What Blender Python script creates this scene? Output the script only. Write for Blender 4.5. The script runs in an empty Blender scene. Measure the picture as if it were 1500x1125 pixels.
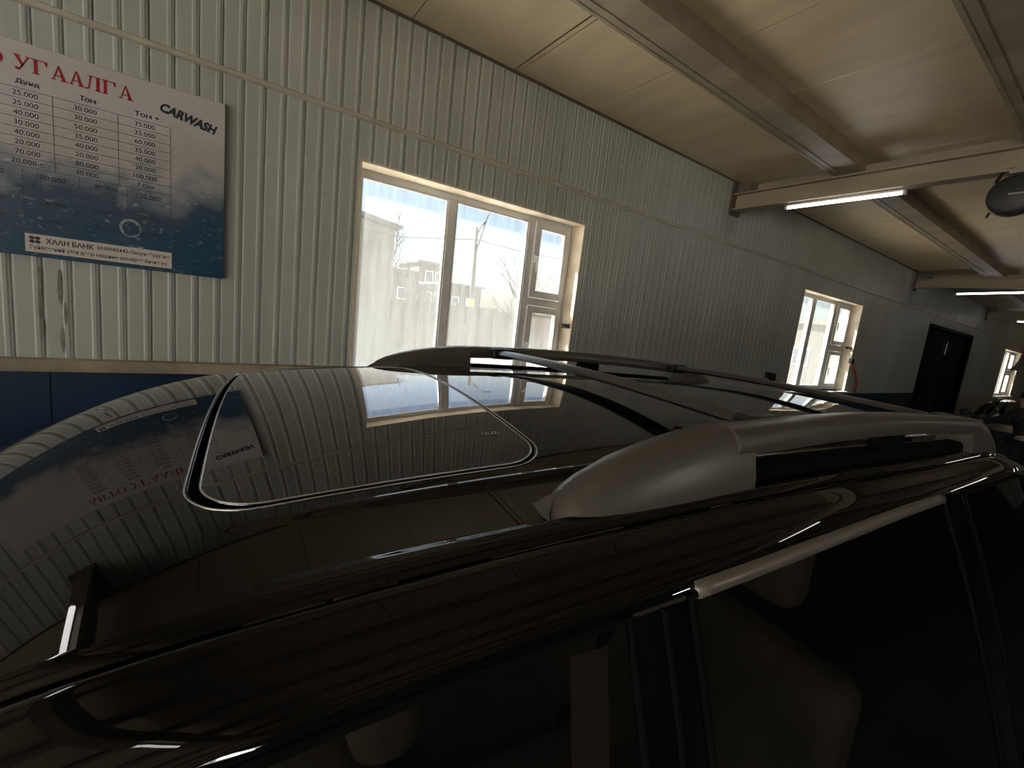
import bpy, bmesh, math, random
from mathutils import Vector, Matrix
random.seed(7)
S = bpy.context.scene
COL = S.collection
PI = math.pi
# ------------------------------------------------------------------ camera
CZ = 2.03                       # camera height above the floor
D = 2.75                        # distance from the camera to the window wall
cam_d = bpy.data.cameras.new('camera'); cam = bpy.data.objects.new('camera', cam_d); COL.objects.link(cam)
cam_d.sensor_fit = 'HORIZONTAL'; cam_d.sensor_width = 36.0; cam_d.lens = 647.0 / 1500 * 36
cam_d.clip_start = 0.02; cam_d.clip_end = 500
RX = (0.8240, -0.0080, -0.5665); RY = (-0.5556, 0.1848, -0.8107); RZ_ = (0.1112, 0.9827, 0.1479)
m = Matrix((RX, RY, RZ_)).to_quaternion().to_matrix().to_4x4(); m.translation = (0, 0, CZ)
cam.matrix_world = m
S.camera = cam
# ------------------------------------------------------------------ sky, sun, exposure
S.view_settings.view_transform = 'Standard'; S.view_settings.look = 'None'
S.view_settings.gamma = 1; S.view_settings.use_curve_mapping = False
S.view_settings.exposure = 0.65
S.cycles.use_denoising = True
S.cycles.max_bounces = 10; S.cycles.diffuse_bounces = 5; S.cycles.glossy_bounces = 5
S.cycles.transparent_max_bounces = 12; S.cycles.caustics_reflective = False; S.cycles.caustics_refractive = False
S.cycles.sample_clamp_indirect = 6
W = bpy.data.worlds.new('world'); S.world = W; W.use_nodes = True
nt = W.node_tree; nt.nodes.clear()
sky = nt.nodes.new('ShaderNodeTexSky'); sky.sky_type = 'NISHITA'; sky.sun_disc = False
sky.sun_elevation = math.radians(50); sky.sun_rotation = math.radians(-41); sky.air_density = 1.0; sky.dust_density = 2.5
bg = nt.nodes.new('ShaderNodeBackground'); bg.inputs[1].default_value = 0.20
wo = nt.nodes.new('ShaderNodeOutputWorld'); nt.links.new(sky.outputs[0], bg.inputs[0]); nt.links.new(bg.outputs[0], wo.inputs[0])
sd = bpy.data.lights.new('sun', 'SUN'); sd.energy = 25.0; sd.angle = 0.01; sd.color = (1, .95, .88)
so = bpy.data.objects.new('sun', sd); COL.objects.link(so)
so.rotation_euler = Vector((-.55, .62, 1.0)).to_track_quat('Z', 'Y').to_euler(); so.location = (0, 0, 30)

# ------------------------------------------------------------------ materials
MATS = {}
def mat(name, col, rough=.6, metal=0., noise=0., nscale=6., bump=0., coat=0., spec=.5, stretch=(1, 1, 1), emit=None, estr=0., col2=None, world=False):
    if name in MATS: return MATS[name]
    M = bpy.data.materials.new(name); M.use_nodes = True; n = M.node_tree; b = n.nodes['Principled BSDF']
    b.inputs['Base Color'].default_value = (*col, 1); b.inputs['Roughness'].default_value = rough
    b.inputs['Metallic'].default_value = metal; b.inputs['Specular IOR Level'].default_value = spec
    b.inputs['Coat Weight'].default_value = coat; b.inputs['Coat Roughness'].default_value = .02
    if emit: b.inputs['Emission Color'].default_value = (*emit, 1); b.inputs['Emission Strength'].default_value = estr
    if noise or bump:
        tc = n.nodes.new('ShaderNodeTexCoord'); mp = n.nodes.new('ShaderNodeMapping'); mp.inputs['Scale'].default_value = stretch
        if world: n.links.new(n.nodes.new('ShaderNodeNewGeometry').outputs['Position'], mp.inputs[0])
        else: n.links.new(tc.outputs['Object'], mp.inputs[0])
        t = n.nodes.new('ShaderNodeTexNoise'); t.inputs['Scale'].default_value = nscale; t.inputs['Detail'].default_value = 6
        n.links.new(mp.outputs[0], t.inputs[0])
        if noise:
            c2 = col2 or tuple(c * (1 - noise) for c in col)
            r = n.nodes.new('ShaderNodeValToRGB'); r.color_ramp.elements[0].position = .35; r.color_ramp.elements[1].position = .68
            r.color_ramp.elements[0].color = (*c2, 1); r.color_ramp.elements[1].color = (*col, 1)
            n.links.new(t.outputs[0], r.inputs[0]); n.links.new(r.outputs[0], b.inputs['Base Color'])
        if bump:
            bp = n.nodes.new('ShaderNodeBump'); bp.inputs['Strength'].default_value = bump; bp.inputs['Distance'].default_value = .01
            n.links.new(t.outputs[0], bp.inputs['Height']); n.links.new(bp.outputs[0], b.inputs['Normal'])
    MATS[name] = M; return M
M_siding = mat('siding', (.535, .57, .54), .42, noise=.16, nscale=3, stretch=(1, 1, .25), world=True)
M_wallback = mat('wall_core', (.34, .32, .27), .8, noise=.2)
M_trim = mat('trim_metal', (.58, .55, .47), .45, noise=.15)
M_ledge = mat('ledge', (.46, .41, .31), .6, noise=.35, nscale=9)
M_blue = mat('blue_dado', (.008, .035, .085), .35, noise=.3, nscale=2)
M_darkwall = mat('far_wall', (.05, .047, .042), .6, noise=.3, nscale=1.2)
M_pinkdado = mat('tile_dado', (.62, .50, .40), .4, noise=.35, nscale=4, stretch=(1, 1, .2))
M_floor = mat('wet_concrete', (.05, .047, .042), .35, noise=.4, nscale=1.5, bump=.2)
M_panel = mat('ceiling_panel', (.82, .68, .46), .42, noise=.14, nscale=2.2, stretch=(3, .5, 1), world=True)
M_ceilback = mat('ceiling_core', (.10, .085, .065), .9)
M_steel = mat('painted_steel', (.40, .34, .25), .5, noise=.3, nscale=5, stretch=(1, .3, 1))
M_steel2 = mat('dark_steel', (.30, .26, .20), .5, noise=.3, nscale=5, stretch=(.3, 1, 1))
M_bracket = mat('bracket_steel', (.14, .12, .10), .5)
M_pvc = mat('window_pvc', (.84, .84, .82), .35, noise=.12, nscale=5)
M_jamb = mat('jamb_plaster', (.92, .85, .72), .8, noise=.35, nscale=9, bump=.3, col2=(.74, .63, .48))
M_blackpl = mat('black_plastic', (.02, .02, .02), .45)
M_red = mat('red_cable', (.55, .05, .03), .5)
M_tubehouse = mat('tube_housing', (.7, .7, .7), .4)
M_tube = mat('tube_glow', (1, 1, 1), .5, emit=(1.0, .96, .94), estr=6)
M_fill_tube = mat('fill_tube_glow', (1, 1, 1), .5, emit=(1.0, .97, .93), estr=60)  # glow of the added fill lamps only
M_paint = mat('black_car_paint', (.0035, .0035, .004), .5, coat=1.0, spec=0.)
M_paint.node_tree.nodes['Principled BSDF'].inputs['Coat Roughness'].default_value = .012
M_rubber = mat('rubber', (.006, .006, .006), .9, spec=.05)
M_rail = mat('silver_rail', (.125, .115, .10), .34, metal=.3)
M_bar = mat('crossbar_grey', (.10, .105, .11), .30, metal=.5)
M_chrome = mat('satin_trim', (.20, .18, .15), .34, metal=.3)
M_beige = mat('beige_leather', (.45, .38, .27), .6, noise=.15)
M_dark = mat('dark_interior', (.012, .012, .012), .8)
M_tyre = mat('tyre', (.015, .015, .015), .8)
M_rim = mat('rim', (.45, .45, .46), .3, metal=.9)
M_lamp = mat('lamp_lens', (.5, .5, .5), .1)
M_redlamp = mat('tail_lens', (.3, .01, .01), .15)

def glass_mat(name, tint, amt, rough=0.0):
    M = bpy.data.materials.new(name); M.use_nodes = True; n = M.node_tree; n.nodes.clear()
    o = n.nodes.new('ShaderNodeOutputMaterial'); fr = n.nodes.new('ShaderNodeFresnel'); fr.inputs[0].default_value = 1.5
    g = n.nodes.new('ShaderNodeBsdfGlossy'); g.inputs['Roughness'].default_value = rough
    t = n.nodes.new('ShaderNodeBsdfTransparent'); t.inputs[0].default_value = (*tint, 1)
    d = n.nodes.new('ShaderNodeBsdfDiffuse'); d.inputs[0].default_value = (.01, .01, .01, 1)
    mx0 = n.nodes.new('ShaderNodeMixShader'); mx0.inputs[0].default_value = amt
    n.links.new(t.outputs[0], mx0.inputs[1]); n.links.new(d.outputs[0], mx0.inputs[2])
    ge = n.nodes.new('ShaderNodeNewGeometry'); fm = n.nodes.new('ShaderNodeMath'); fm.operation = 'SUBTRACT'; fm.use_clamp = True
    n.links.new(fr.outputs[0], fm.inputs[0]); n.links.new(ge.outputs['Backfacing'], fm.inputs[1])
    mx = n.nodes.new('ShaderNodeMixShader'); n.links.new(fm.outputs[0], mx.inputs[0])
    n.links.new(mx0.outputs[0], mx.inputs[1]); n.links.new(g.outputs[0], mx.inputs[2]); n.links.new(mx.outputs[0], o.inputs[0])
    MATS[name] = M; return M
M_tint = glass_mat('tinted_glass', (.30, .30, .30), .25)
M_clear = glass_mat('clear_glass', (.8, .83, .83), .03)
M_roofglass = mat('sunroof_glass', (.003, .003, .004), .01, spec=.6, coat=.6)
M_roofglass.node_tree.nodes['Principled BSDF'].inputs['Coat Roughness'].default_value = .005

def dirty_pane():
    M = bpy.data.materials.new('dirty_pane'); M.use_nodes = True; n = M.node_tree; n.nodes.clear()
    o = n.nodes.new('ShaderNodeOutputMaterial'); tr = n.nodes.new('ShaderNodeBsdfTransparent'); tr.inputs[0].default_value = (.97, .98, .98, 1)
    tl = n.nodes.new('ShaderNodeBsdfTranslucent'); tl.inputs[0].default_value = (.19, .20, .195, 1)
    df = n.nodes.new('ShaderNodeBsdfDiffuse'); df.inputs[0].default_value = (.7, .7, .66, 1)
    gl = n.nodes.new('ShaderNodeBsdfGlossy'); gl.inputs['Roughness'].default_value = .03
    fr = n.nodes.new('ShaderNodeFresnel'); fr.inputs[0].default_value = 1.3
    tc = n.nodes.new('ShaderNodeTexCoord'); mp = n.nodes.new('ShaderNodeMapping'); mp.inputs['Scale'].default_value = (5, 1, .6)
    t = n.nodes.new('ShaderNodeTexNoise'); t.inputs['Scale'].default_value = 4; t.inputs['Detail'].default_value = 8
    n.links.new(tc.outputs['Object'], mp.inputs[0]); n.links.new(mp.outputs[0], t.inputs[0])
    r = n.nodes.new('ShaderNodeMapRange'); r.inputs[1].default_value = .35; r.inputs[2].default_value = .75; r.inputs[3].default_value = .13; r.inputs[4].default_value = .34
    n.links.new(t.outputs[0], r.inputs[0])
    # the film of dirt is thicker low on the pane
    sx = n.nodes.new('ShaderNodeSeparateXYZ'); n.links.new(tc.outputs['Generated'], sx.inputs[0])
    g2 = n.nodes.new('ShaderNodeMapRange'); g2.inputs[1].default_value = 0; g2.inputs[2].default_value = .75; g2.inputs[3].default_value = .28; g2.inputs[4].default_value = 0
    n.links.new(sx.outputs[2], g2.inputs[0])
    ad = n.nodes.new('ShaderNodeMath'); ad.operation = 'ADD'; n.links.new(r.outputs[0], ad.inputs[0]); n.links.new(g2.outputs[0], ad.inputs[1])
    m0 = n.nodes.new('ShaderNodeMixShader'); m0.inputs[0].default_value = .18
    n.links.new(tl.outputs[0], m0.inputs[1]); n.links.new(df.outputs[0], m0.inputs[2])
    m1 = n.nodes.new('ShaderNodeMixShader'); n.links.new(ad.outputs[0], m1.inputs[0]); n.links.new(tr.outputs[0], m1.inputs[1]); n.links.new(m0.outputs[0], m1.inputs[2])
    ge = n.nodes.new('ShaderNodeNewGeometry'); fm = n.nodes.new('ShaderNodeMath'); fm.operation = 'SUBTRACT'; fm.use_clamp = True      # mirror only on the outer faces of the pane
    n.links.new(fr.outputs[0], fm.inputs[0]); n.links.new(ge.outputs['Backfacing'], fm.inputs[1])
    m2 = n.nodes.new('ShaderNodeMixShader'); n.links.new(fm.outputs[0], m2.inputs[0]); n.links.new(m1.outputs[0], m2.inputs[1]); n.links.new(gl.outputs[0], m2.inputs[2])
    n.links.new(m2.outputs[0], o.inputs[0]); return M
M_pane = dirty_pane()

# ------------------------------------------------------------------ helpers
class MB:
    def __init__(s): s.v = []; s.f = []; s.n = None; s.mi = []
    def quad(s, a, b, c, d):
        i = len(s.v); s.v += [tuple(a), tuple(b), tuple(c), tuple(d)]; s.f.append((i, i + 1, i + 2, i + 3))
    def poly(s, pts): i = len(s.v); s.v += [tuple(p) for p in pts]; s.f.append(tuple(range(i, i + len(pts)))); return s
    def box(s, x0, x1, y0, y1, z0, z1):
        i = len(s.v)
        s.v += [(x0, y0, z0), (x1, y0, z0), (x1, y1, z0), (x0, y1, z0), (x0, y0, z1), (x1, y0, z1), (x1, y1, z1), (x0, y1, z1)]
        s.f += [tuple(i + k for k in q) for q in ((0, 3, 2, 1), (4, 5, 6, 7), (0, 1, 5, 4), (1, 2, 6, 5), (2, 3, 7, 6), (3, 0, 4, 7))]
        return s
    def grid(s, rows, flip=False, closeu=False, cap=False):
        i = len(s.v); R = len(rows); C = len(rows[0])
        for r in rows: s.v += [tuple(p) for p in r]
        for a in range(R - 1):
            for b in range(C if closeu else C - 1):
                q = (i + a * C + b, i + a * C + (b + 1) % C, i + (a + 1) * C + (b + 1) % C, i + (a + 1) * C + b)
                s.f.append(q[::-1] if flip else q)
        if cap:
            s.f.append(tuple(i + k for k in range(C))[::-1] if not flip else tuple(i + k for k in range(C)))
            e = i + (R - 1) * C
            s.f.append(tuple(e + k for k in range(C)) if not flip else tuple(e + k for k in range(C))[::-1])
        return s
    def tube(s, pts, r, n=8, cap=True):
        pts = [Vector(p) for p in pts]; rows = []; rr = r if isinstance(r, (list, tuple)) else [r] * len(pts)
        up = Vector((0, 0, 1))
        for k, p in enumerate(pts):
            t = (pts[min(k + 1, len(pts) - 1)] - pts[max(k - 1, 0)]).normalized()
            a = t.cross(up if abs(t.dot(up)) < .95 else Vector((1, 0, 0))).normalized(); b = t.cross(a)
            rows.append([p + (a * math.cos(2 * PI * j / n) + b * math.sin(2 * PI * j / n)) * rr[k] for j in range(n)])
        return s.grid(rows, closeu=True, cap=cap)
    def lathe(s, prof, c, axis='Y', n=32):
        rows = []
        for (r, h) in prof:
            row = []
            for j in range(n):
                a = 2 * PI * j / n; p, q = r * math.cos(a), r * math.sin(a)
                row.append({'X': (c[0] + h, c[1] + p, c[2] + q), 'Y': (c[0] + p, c[1] + h, c[2] + q), 'Z': (c[0] + p, c[1] + q, c[2] + h)}[axis])
            rows.append(row)
        return s.grid(rows, closeu=True)
    def mesh(s, name):
        me = bpy.data.meshes.new(name); me.from_pydata(s.v, [], s.f); me.validate(); me.update(); return me
    def build(s, name, m, parent=None, smooth=False, bevel=0., seg=2, auto=None, fix=False):
        me = s.mesh(name)
        if fix:
            bm = bmesh.new(); bm.from_mesh(me); bmesh.ops.remove_doubles(bm, verts=bm.verts, dist=1e-5); bmesh.ops.recalc_face_normals(bm, faces=bm.faces); bm.to_mesh(me); bm.free()
        o = bpy.data.objects.new(name, me); COL.objects.link(o); me.materials.append(m)
        if parent: o.parent = parent
        if smooth or bevel:
            for p in me.polygons: p.use_smooth = True
        if bevel:
            bv = o.modifiers.new('bevel', 'BEVEL'); bv.width = bevel; bv.segments = seg; bv.limit_method = 'ANGLE'; bv.angle_limit = .6
            bv.harden_normals = True
        elif auto:
            me.set_sharp_from_angle(angle=auto)
        return o
def empty(name, loc=(0, 0, 0), rz=0., label=None, cat=None, group=None, kind=None):
    o = bpy.data.objects.new(name, None); COL.objects.link(o); o.location = loc; o.rotation_euler = (0, 0, rz)
    tag(o, label, cat, group, kind); return o
def tag(o, label=None, cat=None, group=None, kind=None):
    if label: o['label'] = label
    if cat: o['category'] = cat
    if group: o['group'] = group
    if kind: o['kind'] = kind
    return o
def box(name, m, x0, x1, y0, y1, z0, z1, parent=None, bevel=0.): return MB().box(x0, x1, y0, y1, z0, z1).build(name, m, parent, bevel=bevel)
def h(f): return CZ + f * D         # a height given as a share of D relative to the camera

# ------------------------------------------------------------------ the hall
X0, X1, YR = -7.0, 27.0, -7.0
ZC = h(.585)                                      # ceiling
tag(box('floor', M_floor, X0, X1, YR, D + .3, -.1, 0), 'wet grey concrete floor of the wash hall', 'floor', kind='structure')
ZT = h(.367)                                      # trim line on the wall
ZL0, ZL1 = h(-.168), h(-.147)                     # ledge
ZD2 = h(-.218)                                    # dado top further down the hall
WIN = [(.255 * D, .894 * D, h(-.205), h(.288)), (2.309 * D, 3.04 * D, h(-.205), h(.288)), (7.27 * D, 8.30 * D, h(-.27), h(.268))]
DOOR = (4.36 * D, 5.69 * D, 0.0, h(.278))
# wall core with openings
wl = empty('wall_left', (0, 0, 0), label='pale ribbed siding wall with three windows and a blue gate', cat='wall', kind='structure')
ops = WIN + [DOOR]; ops.sort()
core = MB(); xs = X0
for (a, b, z0, z1) in ops:
    core.box(xs, a, D + .012, D + .26, 0, ZC + .1)
    core.box(a, b, D + .012, D + .26, z1, ZC + .1)
    if z0 > 0: core.box(a, b, D + .012, D + .26, 0, z0)
    xs = b
core.box(xs, X1, D + .012, D + .26, 0, ZC + .1)
core.build('wall_core', M_wallback, wl)
PW = .0332 * D; PX0 = -.183 * D                  # plank pitch and phase
prof = [(0, .006), (.003, .006), (.007, 0.001), (.012, 0), (.062, 0), (.068, -.0025), (.079, -.0025), (.084, 0), (.0895, .001), (.0912, .006)]
PS = PW / .0913
plank_cache = {}
def plank_pts(a, b):
    """profile clipped to the part [a,b] of the plank's width"""
    pts = [(p * PS, d) for p, d in prof]; out = []
    def val(x):
        for (x0, d0), (x1, d1) in zip(pts, pts[1:]):
            if x0 <= x <= x1: return d0 + (d1 - d0) * (x - x0) / max(x1 - x0, 1e-9)
        return pts[-1][1]
    out.append((a, val(a))); out += [p for p in pts if a + 1e-4 < p[0] < b - 1e-4]; out.append((b, val(b))); return out
def plank_mb(mb, x, a, b, z0, z1, yoff=0.):
    pp = plank_pts(a, b)
    mb.grid([[(x + p, D + d + yoff, z) for p, d in pp] for z in (z0, z1)])
def plank(x, a, b, z0, z1, parent):
    key = (round(a, 3), round(b, 3), round(z1 - z0, 3))
    if key not in plank_cache:
        mb = MB(); plank_mb(mb, 0, a, b, 0, z1 - z0); me = mb.mesh('siding_plank'); me.materials.append(M_siding); plank_cache[key] = me
    o = bpy.data.objects.new('siding_plank', plank_cache[key]); COL.objects.link(o); o.parent = parent
    o.location = (x, random.uniform(-.0015, .0015), z0)
def cuts(x, z0, z1, res):
    """split the plank at x between z0 and z1 around the openings"""
    xs = sorted({0, PW} | {min(max(e - x, 0), PW) for (a, b, _, _) in ops for e in (a, b) if x < e < x + PW})
    for a, b in zip(xs, xs[1:]):
        if b - a < .004: continue
        mid = x + (a + b) / 2; segs = [(z0, z1)]
        for (wa, wb, wz0, wz1) in ops:
            if wa < mid < wb:
                ns = []
                for s0, s1 in segs:
                    if wz0 > s0 + .01: ns.append((s0, min(wz0, s1)))
                    if wz1 < s1 - .01: ns.append((max(wz1, s0), s1))
                segs = ns
        for s0, s1 in segs: res(x, a, b, s0, s1)
NEAR = 8.6
rest = MB(); k0 = int((X0 - PX0) / PW) ; k = k0
while PX0 + k * PW < X1:
    x = PX0 + k * PW
    zb = ZL1 if x < WIN[0][0] else (h(-.26) if x > DOOR[1] else ZD2)
    def far(x, a, b, s0, s1): plank_mb(rest, x, a, b, s0, s1)
    def near(x, a, b, s0, s1): plank(x, a, b, s0, s1, wl)
    fn = near if -1.05 < x < NEAR else far
    cuts(x, zb, ZT, fn); cuts(x, ZT, ZC, fn)
    k += 1
tag(rest.build('siding_planks', M_siding, wl), kind='stuff')
# dados
def dado(x0, x1, z1, m, name):
    n = max(1, round((x1 - x0) / 1.2)); w = (x1 - x0) / n
    for i in range(n):
        box(name, m, x0 + i * w + .002, x0 + (i + 1) * w - .002, D + .002, D + .012, 0, z1, wl)
dado(X0, WIN[0][0], ZL0, M_blue, 'dado_panel')
dado(WIN[0][0], DOOR[0], ZD2 - .01, M_blue, 'dado_panel')
dado(DOOR[1], X1, h(-.26), M_pinkdado, 'dado_panel')
led = MB(); led.grid([[(x, D - .028, ZL0), (x, D - .034, ZL0 + .012), (x, D - .030, ZL1 - .006), (x, D - .018, ZL1), (x, D + .012, ZL1 + .002)] for x in (X0, WIN[0][0] - .02)], flip=True)
led.quad((X0, D - .028, ZL0), (WIN[0][0] - .02, D - .028, ZL0), (WIN[0][0] - .02, D + .012, ZL0), (X0, D + .012, ZL0))
tag(led.build('trim_1', M_ledge, smooth=True, auto=.7), 'tan ledge strip above the blue dado beside the car', 'trim', kind='structure')
# long trim strip on the wall, made of lengths, small radius
tr = empty('trim_2', (0, 0, 0), label='narrow pale metal strip running along the siding above the windows', cat='trim', kind='structure')
x = X0
for ln in [6.55, 2.95, 2.95, 2.95, 5.9, 5.9, 6.8]:
    MB().grid([[(xx, D - .002, ZT - .016), (xx, D - .012, ZT - .010), (xx, D - .012, ZT + .010), (xx, D - .002, ZT + .016)] for xx in (x + .002, min(x + ln, X1))], flip=True).build('strip_length', M_trim, tr)
    x += ln
tag(box('trim_3', M_bracket, X0, X1, D - .012, D + .01, ZC - .012, ZC + .004), 'dark corner strip where the wall meets the ceiling', 'trim', kind='structure')
# dark smears left on the planks under the price board
M_smear = mat('smear', (.33, .335, .27), .8, noise=.35, nscale=40)
def smear(x, z0, z1, w, seed):
    r = random.Random(seed); z = z1
    while z > z0:
        hh = r.uniform(.07, .16); ww = w * r.uniform(.35, .8); cx = x + r.uniform(-.3, .3) * w
        MB().poly([(cx + ww / 2 * math.cos(2 * PI * i / 9) * r.uniform(.6, 1), D - .0046 - .00005 * (z1 - z) * 10, z - hh / 2 + hh / 2 * math.sin(2 * PI * i / 9)) for i in range(9)]).build('smear_mark', M_smear, wl)
        z -= hh * r.uniform(.75, 1.1)
smear(-.604, CZ - .30, CZ - .01, .022, 1); smear(-.532, CZ - .27, CZ - .01, .026, 2)
for g_ in (wl, tr):
    for ch in g_.children: ch.location.y -= D
    g_.location.y = D
# the other walls
GF = (-6.2, 0.9, 0, 3.3); GR = (-5.6, -1.6, 0, 3.3)      # open vehicle gates: in the end wall (y) and in the far side wall (x)
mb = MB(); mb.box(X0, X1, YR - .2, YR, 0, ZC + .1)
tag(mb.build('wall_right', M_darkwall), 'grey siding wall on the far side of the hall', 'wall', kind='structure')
mb = MB(); mb.box(X0 - .2, X0, YR - .2, GF[0], 0, ZC + .1); mb.box(X0 - .2, X0, GF[0], GF[1], GF[3], ZC + .1); mb.box(X0 - .2, X0, GF[1], D + .26, 0, ZC + .1)
tag(mb.build('wall_front', M_siding), 'pale siding end wall with an open gate beyond the front of the black car', 'wall', kind='structure')
def portal(loc, d, sx, sy):
    l = bpy.data.lights.new('daylight_portal', 'AREA'); l.shape = 'RECTANGLE'; l.size = sx; l.size_y = sy; l.cycles.is_portal = True
    o = bpy.data.objects.new('daylight_portal', l); COL.objects.link(o); o.location = loc; o.rotation_euler = Vector(d).to_track_quat('-Z', 'Z').to_euler()
portal((X0 - .2, (GF[0] + GF[1]) / 2, 1.65), (1, 0, 0), 7.1, 3.3)
for (a, b, z0, z1) in WIN: portal(((a + b) / 2, D + .30, (z0 + z1) / 2), (0, -1, 0), b - a, z1 - z0)
tag(box('wall_back', M_siding, X1, X1 + .2, YR, D + .26, 0, ZC + .1), 'pale siding end wall at the deep end of the hall', 'wall', kind='structure')
# ceiling
ce = empty('ceiling', (0, 0, ZC), label='tan panelled ceiling carried by steel beams', cat='ceiling', kind='structure')
box('ceiling_core', M_ceilback, X0, X1, YR, D + .26, .012, .10, ce)
PP = .705; x = .945 - PP * 12
pm = {}
while x < X1:
    g = .05 if abs(x - .945 - PP) < .01 else .006
    x1 = x + PP - .006
    key = round(g, 3)
    o = box('ceiling_panel', M_panel, max(x + g - .006, X0), min(x1, X1), YR, D - .004, -.001 + random.uniform(0, .004), .014, ce)
    if g > .04: box('joint_strip', M_panel, x + .008, x + .036, YR, D - .004, .004, .014, ce)
    x += PP
ZP = 1.474 * 1.0097 + CZ - ZC         # underside of the long channels, relative to the ceiling
yb = 1.835; npur = 0
while yb > YR + .3:
    mb = MB(); y0, y1 = yb - .20, yb
    for xx in (0,):
        mb.box(X0, X1, y0, y1, ZP, -.002)
        mb.box(X0, X1, y1 - .004, y1 + .016, ZP - .004, ZP + .010)
        mb.box(X0, X1, y1 - .05, y1 - .042, ZP - .006, ZP + .004)
    mb.build('long_channel', M_steel, ce)
    yb -= 1.09
ZB0, ZB1 = 1.312 * 1.0097 + CZ - ZC, 1.472 * 1.0097 + CZ - ZC
BX = [-1.12, 4.43, 10.43, 16.43, 22.43]
for bx in BX:
    mb = MB(); w = .055
    mb.box(bx - w, bx + w, YR, D - .02, ZB0, ZB0 + .014); mb.box(bx - w, bx + w, YR, D - .02, ZB1 - .014, ZB1); mb.box(bx - .006, bx + .006, YR, D - .02, ZB0 + .014, ZB1 - .014)
    b = mb.build('cross_beam', M_steel, ce)
    mb = MB(); mb.box(bx - .09, bx + .09, D - .022, D - .006, ZB0 - .045, -.004)
    for dx in (-.07, .07):
        for zz in (ZB0 - .02, -.05): mb.lathe([(0, -.034), (.012, -.034), (.012, -.02)], (bx + dx, D, zz), 'Y', 6)
    mb.box(bx - .006, bx + .006, D - .16, D - .022, ZB1, -.02)
    mb.build('wall_bracket', M_bracket, b)
    mb = MB(); mb.box(bx - .045, bx + .045, YR, D - .25, ZB1 + .002, ZB1 + .05); mb.build('packing_strip', M_steel2, b)

# ------------------------------------------------------------------ windows
def window(name, a, b, z0, z1, m1, m2, sash, t0, t1, label):
    w = empty(name, (a, D + .14, z0), label=label, cat='window', kind='structure')
    F = lambda n, x0, x1, zz0, zz1, y0=0., y1=.06, mm=M_pvc, bev=.004: box(n, mm, x0 - a, x1 - a, y0, y1, zz0 - z0, zz1 - z0, w, bevel=bev)
    fw = .05
    F('frame_bar', a, b, z0, z0 + fw); F('frame_bar', a, b, z1 - fw, z1); F('frame_bar', a, a + fw, z0 + fw, z1 - fw); F('frame_bar', b - fw, b, z0 + fw, z1 - fw)
    F('mullion', m1[0], m1[1], z0 + fw, z1 - fw); F('mullion', m2[0], m2[1], z0 + fw, z1 - fw)
    F('transom', m2[1], b - fw, t0 + .012, t1 - .012)
    s = sash
    for (p0, p1) in ((z0 + fw, t0), (t1, z1 - fw)):     # the two small opening lights with their sashes
        sx0, sx1 = m2[1] - .012, b - fw + .012
        sh = MB(); sh.box(sx0 - a, sx0 + s - a, -.018, .03, p0 - z0 - .01, p1 - z0 + .01); sh.box(sx1 - s - a, sx1 - a, -.018, .03, p0 - z0 - .01, p1 - z0 + .01)
        sh.box(sx0 + s - a, sx1 - s - a, -.018, .03, p0 - z0 - .01, p0 - z0 + s - .01); sh.box(sx0 + s - a, sx1 - s - a, -.018, .03, p1 - z0 - s + .01, p1 - z0 + .01)
        so_ = sh.build('sash', M_pvc, w, bevel=.003)
        hz = (p0 + p1) / 2 - z0
        mb = MB().box(sx0 + .012 - a, sx0 + .03 - a, -.03, -.017, hz - .025, hz + .035); mb.tube([(sx0 + .021 - a, -.034, hz + .02), (sx0 + .021 - a, -.05, hz + .02), (sx0 + .022 - a, -.05, hz - .09)], .007, 6)
        mb.build('handle', M_pvc, so_)
        mb = MB().box(sx0 + s - .006 - a, sx1 - s + .006 - a, .008, .014, p0 - z0 + s - .016, p1 - z0 - s + .016); mb.build('pane', M_pane, w)
    for (x0, x1) in ((a + fw, m1[0]), (m1[1], m2[0])):
        MB().box(x0 - .006 - a, x1 + .006 - a, .022, .028, fw - .006, z1 - z0 - fw + .006).build('pane', M_pane, w)
        bd = MB()
        for (u0, u1, v0, v1) in ((x0, x0 + .012, z0 + fw, z1 - fw), (x1 - .012, x1, z0 + fw, z1 - fw), (x0 + .012, x1 - .012, z1 - fw - .012, z1 - fw), (x0 + .012, x1 - .012, z0 + fw, z0 + fw + .012)):
            bd.box(u0 - a, u1 - a, .006, .022, v0 - z0, v1 - z0)
        bd.build('glazing_bead', M_pvc, w)
    # plastered reveal: top, sides, sill
    j = .012
    F('jamb', a + .001, b - .001, z1 - j, z1 - .0005, -.142, 0, M_jamb, 0); F('jamb', b - j, b - .0005, z0, z1 - j, -.142, 0, M_jamb, 0); F('jamb', a + .0005, a + j, z0, z1 - j, -.142, 0, M_jamb, 0)
    F('sill', a - .05, b + .18, z0 - .03, z0, -.185, 0, M_pvc, .006)
    return w
k = 1.06
W1 = window('window_1', *WIN[0], (1.335, 1.395), (2.015, 2.085), .055, h(0) + .100, h(0) + .185, 'large white framed window above the roof of the black car')
W2 = window('window_2', *WIN[1], (7.0, 7.10), (7.74, 7.84), .06, h(0) + .03, h(0) + .15, 'sunlit window in the wall deeper in the hall, before the gate')
W3 = window('window_3', *WIN[2], (21.0, 21.1), (21.9, 22.0), .07, h(0) + .0, h(0) + .12, 'small bright window beyond the blue gate at the deep end')
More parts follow.
